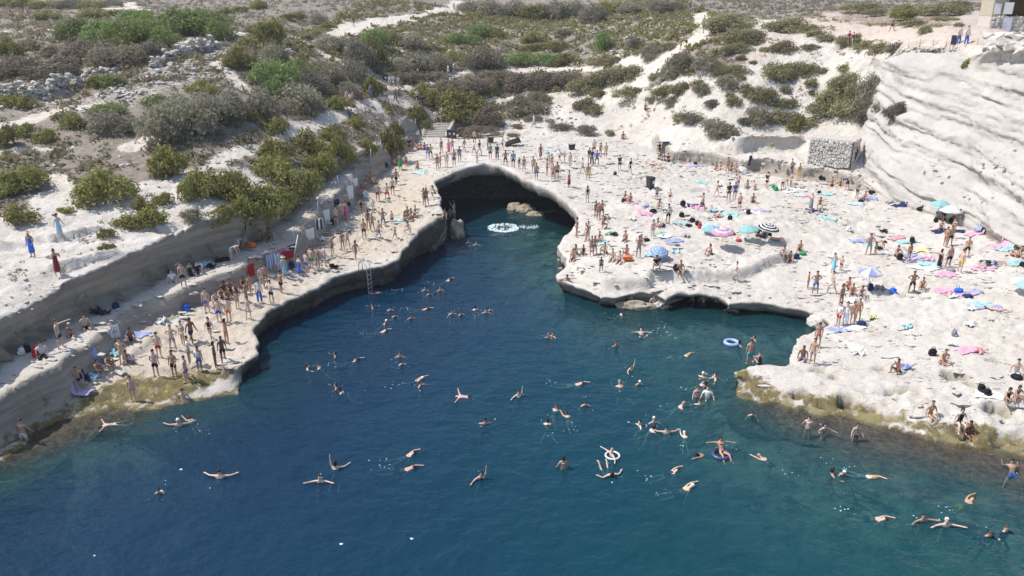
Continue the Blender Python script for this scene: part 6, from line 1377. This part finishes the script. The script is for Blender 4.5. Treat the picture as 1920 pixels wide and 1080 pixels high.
def wheelie_bin(px, py, label, rz=0, s=1.0):
    p, _ = hit(px, py); o = boxo("wheelie_bin", (-.29, .29, -.34, .34, .05, .98), BINM, None, .16, .03); o.location = p; o.rotation_euler = (0, 0, rz); o.scale = (s, s, s)
    tag(o, label, "bin", "dark wheelie bins")
    boxo("lid", (-.32, .32, -.37, .36, .985, 1.05), BINM, o, 0, .02)
    new_obj("handle", tube_mesh([(-.25, .40, .95), (.25, .40, .95)], .02, 6, False, "handle", BINM), o)
    for sx_ in (-.25, .25): new_obj("wheel", tube_mesh([(sx_ - .03, .28, .09), (sx_ + .03, .28, .09)], .10, 12, False, "wheel", RUB), o)
    boxo("sticker", (-.03, .20, -.352, -.345, .45, .75), BINL, o, 0, 0)
wheelie_bin(842, 259, "left one of the paired black wheelie bins below the stairs", .1)
wheelie_bin(851, 259, "right one of the paired black wheelie bins below the stairs", -.1)
wheelie_bin(1219, 353, "dark grey wheelie bin standing alone on the open plateau", .5, 1.1)
wheelie_bin(723, 154, "black wheelie bin at the top landing of the stairs", 0)
def tub(px, py, label):
    p, _ = hit(px, py); o = boxo("litter_tub", (-.38, .38, -.3, .3, 0, .55), BINM, None, .12, .03); o.location = p; tag(o, label, "tub"); boxo("rim", (-.42, .42, -.34, .34, .552, .60), RUB, o, 0, .01)
tub(920, 267, "dark open tub beside the scrub behind the arch"); tub(1072, 281, "dark round tub at the back of the plateau")
# ---- floats
def torus(px, py, r0, r1, mat, label, z=.06, name="swim_ring"):
    p = Vector(at_z(px, py, 0)); n = 24
    o = new_obj(name, tube_mesh([(r0 * math.cos(2 * math.pi * k / n), r0 * math.sin(2 * math.pi * k / n), 0) for k in range(n)], r1, 10, True, name, mat)); o.location = p + Vector((0, 0, z)); tag(o, label, "float"); return o
q = cxy('L', 1245, 935); torus(*q, .40, .11, plain("dark vinyl", (.035, .05, .13), .35, 0, .5), "dark blue inflatable ring under the lounging bather in the near water")
q = cxy('K', 1825, 948); torus(*q, .34, .05, plain("white vinyl", (.60, .66, .68), .35, 0, .5), "white swim ring around a swimmer at the centre of the near water")
q = cxy('I', 95, 432); torus(*q, .42, .12, plain("blue vinyl", (.30, .38, .58), .35, 0, .5), "pale blue inflatable ring by the rock point")
ORM = plain("orange nylon", (.78, .16, .025), .45, .1, .4)
def float_bag(px, py, label):
    p, _ = hit(px, py); me = lump(0, 0, 0, .40, .24, .20, .75, 9); me.materials.clear(); me.materials.append(ORM); o = new_obj("float_bag", me); o.location = p; o.rotation_euler = (0, 0, -.3); tag(o, label, "float")
    new_obj("strap", tube_mesh([(-.25, -.2, .25), (0, -.28, .3), (.25, -.2, .25)], .02, 6, False, "strap", RUB), o)
float_bag(*cxy('F', 705, 485), "orange float bag on the edge of the bathing shelf"); float_bag(*cxy('A', 1815, 398), "orange float bag on the shaded left terrace")
# ---- hanging towels and the rope along the left wall
def hung(px, py0, py1, w, mat, label):
    pm, nr = hit(px, (py0 + py1) / 2); d = (pm - Vector((0, 0, CAM_H))).length
    h = (py1 - py0) * d / FPX; r = random.Random(px * 3 + py0); n = 7; V_ = []
    top = pm + Vector((.16, -.05, h / 2))
    for j in range(7):
        for i in range(n + 1):
            u = i / n - .5; V_.append((w * u * (1 + .06 * j / 6), .06 * math.sin(u * 14 + r.random()) * (.4 + j / 6), -h * j / 6 + .02 * r.uniform(-1, 1)))
    me = bpy.data.meshes.new("hung_towel"); me.from_pydata(V_, [], [(j * (n + 1) + i, j * (n + 1) + i + 1, (j + 1) * (n + 1) + i + 1, (j + 1) * (n + 1) + i) for j in range(6) for i in range(n)]); me.update()
    for q in me.polygons: q.use_smooth = True
    me.materials.append(mat); o = new_obj("hung_towel", me); o.location = top; o.rotation_euler = (0, 0, .9); m = o.modifiers.new("t", 'SOLIDIFY'); m.thickness = .02
    tag(o, label, "towel", "towels hung along the left wall"); return o
WH = plain("white cotton", (.72, .72, .72), .9, .05, .1); RD = plain("red cotton", (.36, .03, .04), .9, .1, .1); NV_ = plain("navy cotton", (.03, .04, .12), .9, .1, .1)
hung(653, 348, 373, .8, WH, "long white towel hung on the wall, right of the dark one"); hung(663, 335, 349, .6, WH, "short white towel hung on the wall, farthest but one")
hung(654, 331, 342, .4, WH, "small white cloth hung highest on the wall"); hung(628, 373, 384, .6, NV_, "dark cloth hung on the wall halfway along the towel row")
hung(609, 393, 416, .7, WH, "white towel hung beside a black bag on the wall"); hung(595, 411, 430, .75, striped("white navy towel", (.70, .70, .72), (.03, .04, .13), .8), "white towel with navy edge hung on the wall")
hung(578, 429, 449, .8, WH, "white towel hung nearest on the smooth wall"); hung(467, 494, 517, .55, RD, "narrow red towel hung over the lower wall")
hung(507, 476, 503, 1.0, striped("blue striped towel", (.68, .69, .72), (.04, .07, .24), 1.5, 'X', (.20, .30, .62)), "blue and white striped towel hung over the lower wall"); hung(537, 470, 484, 1.0, RD, "dark red towel hung over the wall by the white pole")
hung(524, 465, 480, .8, plain("pink cotton", (.50, .22, .26), .9, .1, .1), "faded pink towel hung between striped and dark red towels"); hung(542, 459, 468, .8, NV_, "navy towel bundled on the wall top by the white pole"); hung(208, 611, 634, .75, striped("white grey towel", (.72, .72, .72), (.45, .46, .5), 2.2), "white grey striped towel hung over the wall at lower left")
hung(1404, 292, 309, .9, NV_, "navy clothes hung on the shaded right ledge")
STEEL = plain("galvanised steel", (.42, .43, .44), .45, .1, .5, .4)
rf_ = new_obj("rope_fence", None); P0 = hitline([(552,457),(595,404),(637,353),(667,330),(694,300),(717,283),(740,268),(778,240)]); rf_.location = P0[0]
tag(rf_, "row of thin metal posts and wire along the top of the left wall", "fence")
tops = []
for i, q in enumerate(P0):
    q = Vector(q) - rf_.location; tp = q + Vector((.15 * math.sin(i * 2.1), 0, 1.15)); tops.append(tp)
    new_obj("post", tube_mesh([q + Vector((0, 0, -1.0)), tp], .035, 6, False, "post", STEEL), rf_)
for k, dz in enumerate((0, -.5)):
    new_obj("wire", tube_mesh([t + Vector((0, 0, dz - .04)) for t in tops], .010, 5, False, "wire", STEEL), rf_)
p, _ = hit(548, 497); q = new_obj("leaning_pole", tube_mesh([(0, 0, 0), (.5, .6, 2.2)], .04, 8, False, "leaning_pole", plain("white painted pole", (.66, .66, .64), .5))); q.location = p; tag(q, "white pole leaning against the wall by the hanging towels", "pole")
# ---- steel bathing ladder
p = Vector(at_z(688, 516, 1.5)); ld = new_obj("bathing_ladder", None); ld.location = (p.x, p.y, 0); tag(ld, "steel bathing ladder hooked over the left platform edge", "ladder")
dirw = Vector((.93, -.37, 0)); sidew = Vector((.37, .93, 0))
for s_ in (-.25, .25):
    o_ = sidew * s_; new_obj("rail", tube_mesh([o_ - dirw * .55 + Vector((0, 0, 1.65)), o_ - dirw * .5 + Vector((0, 0, 2.4)), o_ - dirw * .2 + Vector((0, 0, 2.65)), o_ + dirw * .15 + Vector((0, 0, 2.35)), o_ + dirw * .2 + Vector((0, 0, 1.4)), o_ + dirw * .2 + Vector((0, 0, -1.2))], .028, 8, False, "rail", STEEL), ld)
for z_ in (-.9, -.55, -.2, .15, .5, .85, 1.2, 1.55): new_obj("rung", tube_mesh([sidew * -.25 + dirw * .2 + Vector((0, 0, z_)), sidew * .25 + dirw * .2 + Vector((0, 0, z_))], .02, 6, False, "rung", STEEL), ld)
# ---- leaning pole tripods
WOODG = plain("bleached wood", (.42, .38, .33), .85, .2, .1)
for lab, apex, feet in (("left pole tripod of thin bleached poles on the scrub slope", (162, 217), ((152, 240), (179, 243))), ("right pole tripod of thin bleached poles by the grey brush", (267, 234), ((250, 270), (273, 262)))):
    F0 = [Vector(hit(*f)[0]) for f in feet]; base = (F0[0] + F0[1]) / 2; ap = Vector(at_y(*apex, base.y + .3)); tr_ = new_obj("pole_tripod", None); tr_.location = base; tag(tr_, lab, "poles", "pole tripods on the scrub slope")
    for f in F0 + [base + Vector((0, 1.2, .1))]: new_obj("pole", tube_mesh([f - base - Vector((0, 0, .2)), ap - base + (ap - f) * .06], .045, 6, False, "pole", WOODG), tr_)
    if apex[0] > 200: new_obj("upright", tube_mesh([ap - base - Vector((0, 0, .1)), ap - base + Vector((0, 0, 1.3))], .035, 6, False, "upright", WOODG), tr_)
# ---- fence along the cliff top
wf = new_obj("wire_fence", None); P0 = hitline([(1668,92),(1702,93),(1724,86),(1749,86),(1773,88),(1786,90),(1832,84),(1842,96),(1866,100),(1895,104),(1940,106)]); wf.location = P0[0]; tag(wf, "low post and wire fence along the right cliff top", "fence"); tops = []
for q in P0:
    q = Vector(q) - wf.location; tops.append(q + Vector((0, 0, 1.05))); new_obj("post", tube_mesh([q - Vector((0, 0, .3)), tops[-1]], .035, 6, False, "post", STEEL), wf)
for dz in (-.05, -.5): new_obj("wire", tube_mesh([t + Vector((0, 0, dz)) for t in tops], .012, 5, False, "wire", STEEL), wf)
p, _ = hit(1787, 91); nb = boxo("notice_board", (-.35, .35, -.03, .03, .35, 1.25), plain("dark board", (.10, .105, .12), .6), None, 0, .01); nb.location = p; tag(nb, "dark notice board on the cliff top fence", "sign")
for sx_ in (-.3, .3): new_obj("leg", tube_mesh([(sx_, .045, -.1), (sx_, .045, 1.2)], .025, 6, False, "leg", STEEL), nb)
# ---- stone stairs
SM = plain("worn step stone", (.46, .42, .37), .9, .25, .1)
def stairs(label, a, b_, n, w):
    A_, B2 = Vector(hit(*a)[0]), Vector(hit(*b_)[0]); st = new_obj("stone_stairs", None); st.location = A_; tag(st, label, "stairs", "flights of the stone stairs")
    d = B2 - A_; hd_ = Vector((d.x, d.y, 0)); L_ = hd_.length; ang = math.atan2(hd_.y, hd_.x) - math.pi / 2; tread = L_ / n; me = None
    for i in range(n):
        if me is None:
            bm = bmesh.new(); box_bm(bm, -w / 2, w / 2, 0, tread * 1.15, -.7, max(.14, d.z / n), 0, .02); me = bpy.data.meshes.new("step"); bm.to_mesh(me); bm.free(); me.materials.append(SM)
        s_ = new_obj("step", me, st); s_.location = hd_ * (i / n) + Vector((0, 0, d.z * i / n + .06)); s_.rotation_euler = (0, 0, ang + .02 * math.sin(i * 3)); s_.scale = (1 + .04 * math.sin(i * 5), 1, 1)
    return st, hd_, d
st, hd_, d_ = stairs("lowest flight of the stone stairs, meeting the bathing rock", (812, 258), (829, 229), 9, 2.6)
sd_ = Vector((hd_.y, -hd_.x, 0)).normalized() * 1.42
bm = bmesh.new(); pts = [(0, 0, -.4), (hd_.x, hd_.y, -.4), (hd_.x, hd_.y, d_.z + .35), (0, 0, .3)]
lo = [bm.verts.new(Vector(q) + sd_) for q in pts]; hi = [bm.verts.new(Vector(q) + sd_ * 1.25) for q in pts]
bm.faces.new(lo[::-1]); bm.faces.new(hi)
for i in range(4): bm.faces.new((lo[i], lo[(i + 1) % 4], hi[(i + 1) % 4], hi[i]))
me = bpy.data.meshes.new("side_wall"); bm.to_mesh(me); bm.free(); me.materials.append(SM); new_obj("side_wall", me, st)
stairs("middle flight of the stone stairs, climbing left past the dark bushes", (822, 222), (752, 170), 17, 1.9)
stairs("upper flight of the stone stairs, below the brush at the hilltop path", (735, 158), (680, 127), 12, 1.6)
# ---- dry stone hut
def wall_stones(root, w, h, cols, rows_, seed, skip=lambda u, v: False, y=-.12, rz=0, off=(0, 0), sc=1.12):
    r = random.Random(seed)
    for j in range(rows_):
        n = cols + r.randint(-3, 3); xs = sorted([0] + [(i + r.uniform(-.42, .42)) / n for i in range(1, n)] + [1])
        for i in range(n):
            u = (xs[i] + xs[i + 1]) / 2; v = (j + .5) / rows_
            if skip(u, v): continue
            s_ = new_obj("stone", STONES[r.randrange(6)], root); x_ = (u - .5) * w; c_, q_ = math.cos(rz), math.sin(rz); yy = y + r.uniform(-.06, .02)
            s_.location = (off[0] + x_ * c_ - yy * q_, off[1] + x_ * q_ + yy * c_, v * h + r.uniform(-.07, .07))
            s_.scale = ((xs[i + 1] - xs[i]) * w * sc * 1.2, .26, h / rows_ * r.uniform(1.9, 2.9) * sc); s_.rotation_euler = (r.uniform(-.1, .1), r.uniform(-.08, .08), rz + r.uniform(-.1, .1))
a_, b2 = Vector(hit(1512, 306)[0]), Vector(hit(1594, 312)[0])
hut = new_obj("stone_hut", None); mid_ = (a_ + b2) / 2; hut.location = (mid_.x, mid_.y, min(a_.z, b2.z) - .1); ang = math.atan2((b2 - a_).y, (b2 - a_).x); W_ = (b2 - a_).xy.length; hut.rotation_euler = (0, 0, ang - .22); Hh = 2.7
tag(hut, "ruined dry stone hut with a flat earth roof on the right ledge", "hut")
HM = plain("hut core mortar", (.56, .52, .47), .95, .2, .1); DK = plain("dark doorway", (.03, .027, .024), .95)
boxo("wall_core", (-W_ / 2, W_ / 2, .02, 2.6, 0, Hh - .1), HM, hut, 0, .02)
wall_stones(hut, W_, Hh, 17, 11, 5, lambda u, v: abs(u - .56) < .05 and abs(v - .62) < .05)
wall_stones(hut, 2.5, Hh, 5, 10, 6, lambda u, v: .30 < u < .72 and v < .8, -.1, math.pi / 2, (W_ / 2, 1.3))
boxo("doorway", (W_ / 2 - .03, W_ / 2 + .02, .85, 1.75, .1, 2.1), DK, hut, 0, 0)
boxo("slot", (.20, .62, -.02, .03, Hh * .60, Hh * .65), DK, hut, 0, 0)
boxo("roof", (-W_ / 2 - .1, W_ / 2 + .12, -.1, 2.8, Hh - .08, Hh + .10), plain("earth roof", (.50, .46, .41), .95, .25, .1), hut, 0, .05)
new_obj("leaning_beam", tube_mesh([(W_ / 2 + .25, -.2, -.2), (W_ / 2 + .9, .9, Hh + .1)], .06, 6, False, "leaning_beam", WOODG), hut)
# ---- stone kiosk at the road, top right
a_ = Vector(hit(1898, 62)[0]); ks = new_obj("stone_kiosk", None); ks.location = a_; ks.rotation_euler = (0, 0, -.25); tag(ks, "stone kiosk with a dark shaded opening above the cliff", "kiosk")
boxo("wall_core", (-2.2, 1.9, .02, 4, -.8, 1.6), HM, ks, 0, .02); boxo("side_wall", (-2.2, -.9, .02, 4, 1.601, 3.4), plain("yellow plaster", (.48, .43, .33), .95, .25, .1), ks, 0, .02)
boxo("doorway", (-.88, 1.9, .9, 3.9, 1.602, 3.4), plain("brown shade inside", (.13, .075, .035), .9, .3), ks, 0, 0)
boxo("roof", (-2.4, 3.4, -.3, 4.3, 3.402, 3.6), HM, ks, 0, .03); boxo("pillar", (1.5, 2.0, -.25, .25, -.8, 3.4), plain("tan pillar", (.36, .26, .16), .9, .2), ks, 0, .02); boxo("post", (2.9, 3.1, -.2, 0, -1.2, 3.4), plain("yellow post", (.50, .40, .20), .7), ks, 0, .01)
wall_stones(ks, 4.1, 2.3, 10, 7, 8, lambda u, v: False, -.1, 0, (-.15, 0)); 
for q in ks.children:
    if q.name.startswith("stone"): q.location.z -= .75
boxo("white_panel", (-1.3, -.5, -.32, -.26, 1.8, 2.9), BINL, ks, 0, .01); boxo("white_panel", (-2.1, -1.5, -.12, -.06, 1.8, 2.8), BINL, ks, 0, .01); boxo("notice", (2.15, 2.75, -.3, -.24, .4, 2.4), plain("pale notice", (.5, .55, .6), .6), ks, 0, .01)
pb = NB("faded poster"); pv = pb.n("ShaderNodeTexVoronoi"); pv.inputs["Scale"].default_value = 3; pb.l(pb.obj(), pv.inputs["Vector"]); pb.put(pb.mix(.45, pb.ramp(pv.outputs["Color"], [(.0, (.22, .36, .62)), (.5, (.62, .66, .74)), (.8, (.58, .28, .34))]), (.6, .6, .62)), pb.p.inputs["Base Color"])
boxo("poster", (-1.15, -.35, -.36, -.32, .2, 1.5), pb.m, ks, 0, 0)
# ---- boulders
BOULD = ROCK
def boulder(p, s, label, seed, cat="boulder", group=None, mat=None):
    r = np.random.default_rng(seed); bm = bmesh.new(); bmesh.ops.create_icosphere(bm, subdivisions=4, radius=1)
    vs_ = np.array([v.co[:] for v in bm.verts]); k = 1 + .22 * fbm(vs_[:, 0] * 1.6 + seed, vs_[:, 1] * 1.6, vs_[:, 2] * 1.6, seed=seed, oct=4) * 2; k = k * (1 + .06 * np.floor(fbm(vs_[:, 0], vs_[:, 1], vs_[:, 2] * 2, seed=seed + 3, oct=2) * 5) / 2)
    for v, kk in zip(bm.verts, k): v.co = (v.co.x * kk * s[0], v.co.y * kk * s[1], v.co.z * kk * s[2])
    me = bpy.data.meshes.new("boulder"); bm.to_mesh(me); bm.free()
    for q in me.polygons: q.use_smooth = True
    me.materials.append(mat or BOULD); o = new_obj("boulder", me); o.location = p; tag(o, label, cat, group); return o
WETR = NB("weedy wet rock"); n_ = WETR.noise(1.8, 5, .7); WETR.put(WETR.mix(WETR.ramp(n_, [(.4, 0), (.62, 1)]), (.20, .165, .10), (.40, .36, .29)), WETR.p.inputs["Base Color"]); WETR.p.inputs["Roughness"].default_value = .8; WETR.l(WETR.bump(WETR.noise(4, 5), .7, .1), WETR.p.inputs["Normal"])
for px, py, s, l_ in ((967,392,(1.0,.8,.75),"left boulder of three in the water inside the cave"), (986,396,(1.1,.8,.7),"middle boulder of three in the water inside the cave"), (1003,403,(.9,.6,.35),"right flat boulder of three in the water inside the cave")):
    boulder(Vector(at_z(px, py, 0)), s, l_, px, "boulder", "boulders in the cave pool", WETR.m)
boulder(Vector(at_z(857, 437, .3)), (.75, .9, 1.5), "weedy rock pillar standing in the water left of the cave", 41, "rock", None, WETR.m)
boulder(Vector(at_z(1240, 572, .1)), (.55, .5, .6), "pale block at the foot of the bathing shelf by the low cave", 42, "rock")
boulder(Vector(at_z(1190, 574, .1)), (1.6, .5, .42), "weed covered rock ledge under the bathing shelf", 43, "rock", None, WETR.m)
boulder(Vector(at_z(1540, 604, .3)), (1.0, .8, .75), "rounded pale rock at the back of the small inlet", 44, "rock")
random.seed(5)
bh = new_obj("boulder_heap", None); p, _ = hit(1890, 92); bh.location = p; tag(bh, "heap of big broken white slabs below the kiosk", "boulders")
for i in range(34):
    px, py = random.uniform(1850, 1945), random.uniform(66, 98); q, _ = hit(px, py)
    stone(bh, q + Vector((0, 0, .1)), random.uniform(.6, 1.7), "slab", (random.uniform(-.5, .5), random.uniform(-.5, .5), random.uniform(0, 6)))
for nm, (px0, px1, py0, py1), n, smax in (("loose stones lying along the cliff top fence", (1665, 1800, 88, 97), 46, .55),):
    g_ = new_obj("stone_row", None); g_.location = hit((px0 + px1) / 2, py1)[0]; tag(g_, nm, "stones")
    for i in range(n): q, _ = hit(random.uniform(px0, px1), random.uniform(py0, py1)); stone(g_, q, random.uniform(.2, smax), "stone")
# ---- splashes and foam
FM = NB("sea foam"); FM.put((.60, .72, .74), FM.p.inputs["Base Color"]); FM.p.inputs["Roughness"].default_value = .6; FM = FM.m
def foam(name, spots, seed):
    """flat irregular flecks of foam, each a low dome"""
    r = np.random.default_rng(seed); VV, FF = [], []; off = 0; k = 7
    for x, y, s in spots:
        a = np.arange(k) / k * 2 * np.pi; rr = s * r.uniform(.5, 1.2, k)
        ring = np.stack([x + rr * np.cos(a) * 1.5, y + rr * np.sin(a), np.full(k, .005)], 1); VV.append(np.vstack([[[x, y, .02 + .5 * s]], ring])); FF += [(off, off + 1 + i, off + 1 + (i + 1) % k) for i in range(k)]; off += k + 1
    return new_obj(name, mesh_np(name, np.concatenate(VV), np.array(FF), [FM], smooth=False))
c0 = at_z(944, 427, 0); r = np.random.default_rng(3); sp = []
for i in range(430):
    a = r.uniform(0, 6.283); rr = 1.55 * (1 - abs(r.normal(0, .22))) if r.uniform() < .72 else 1.5 * math.sqrt(r.uniform()); rr = abs(rr); sp.append((c0[0] + rr * math.cos(a), c0[1] + rr * math.sin(a), r.uniform(.02, .09)))
for i in range(120): sp.append((c0[0] + 1.6 + r.uniform(0, 1.9), c0[1] + .3 + r.normal(0, .3), r.uniform(.02, .05)))
tag(foam("splash_ring", sp, 4), "round white splash of foam around a swimmer in the cave pool", "splash")
sp = []
for w in rows[:N_SINGLE] + rows[N_SINGLE:]:
    if w['pose'] in ('tread', 'breast', 'crawl', 'wide', 'star', 'kick', 'wave'):
        q = at_z(w['px'], w['py'], 0); rr = random.Random(int(w['px'])); a = R(w['yaw'] + 180)
        n = {'crawl': 7, 'wide': 3, 'kick': 5, 'breast': 2}.get(w['pose'], 1); L_ = {'crawl': 1.1, 'breast': .7, 'kick': .9}.get(w['pose'], .35)
        for i in range(n):
            d_ = L_ * rr.uniform(.55, 1.25); sp.append((q[0] + d_ * math.cos(a) + rr.gauss(0, .22), q[1] + d_ * math.sin(a) + rr.gauss(0, .22), rr.uniform(.010, .032)))
q = at_z(1240, 622, 0)
for i in range(45): sp.append((q[0] + RNG.normal(0, .7), q[1] + RNG.normal(0, .8), RNG.uniform(.01, .03)))
for px, py in ((772, 1010), (177, 1042), (340, 880), (640, 1020)): q = at_z(px, py, 0); sp.append((q[0], q[1], .06))
tag(foam("wake_foam", sp, 8), "white flecks of foam trailing the swimmers", "foam", kind="stuff")
# ================================================================== thin summer haze over the cove
HZ_TOP = max(float(V[:, 2].max()), CAM_H) + 6
bm = bmesh.new(); bmesh.ops.create_cube(bm, size=1)
for v in bm.verts: v.co = (v.co.x * 640, 170 + v.co.y * 700, (-16 if v.co.z < 0 else HZ_TOP))
hz = bpy.data.meshes.new("haze"); bm.to_mesh(hz); bm.free()
hm_ = bpy.data.materials.new("thin sea haze"); hm_.use_nodes = True; ht = hm_.node_tree
for n in list(ht.nodes):
    if n.type == 'BSDF_PRINCIPLED': ht.nodes.remove(n)
pv = ht.nodes.new("ShaderNodeVolumePrincipled"); pv.inputs["Color"].default_value = (.93, .95, 1.0, 1); pv.inputs["Density"].default_value = .0003; pv.inputs["Anisotropy"].default_value = .3
ht.links.new(pv.outputs[0], ht.nodes["Material Output"].inputs["Volume"])
hz.materials.append(hm_); tag(new_obj("haze", hz), kind="stuff")
SC.cycles.volume_bounces = 0
settle_labels()
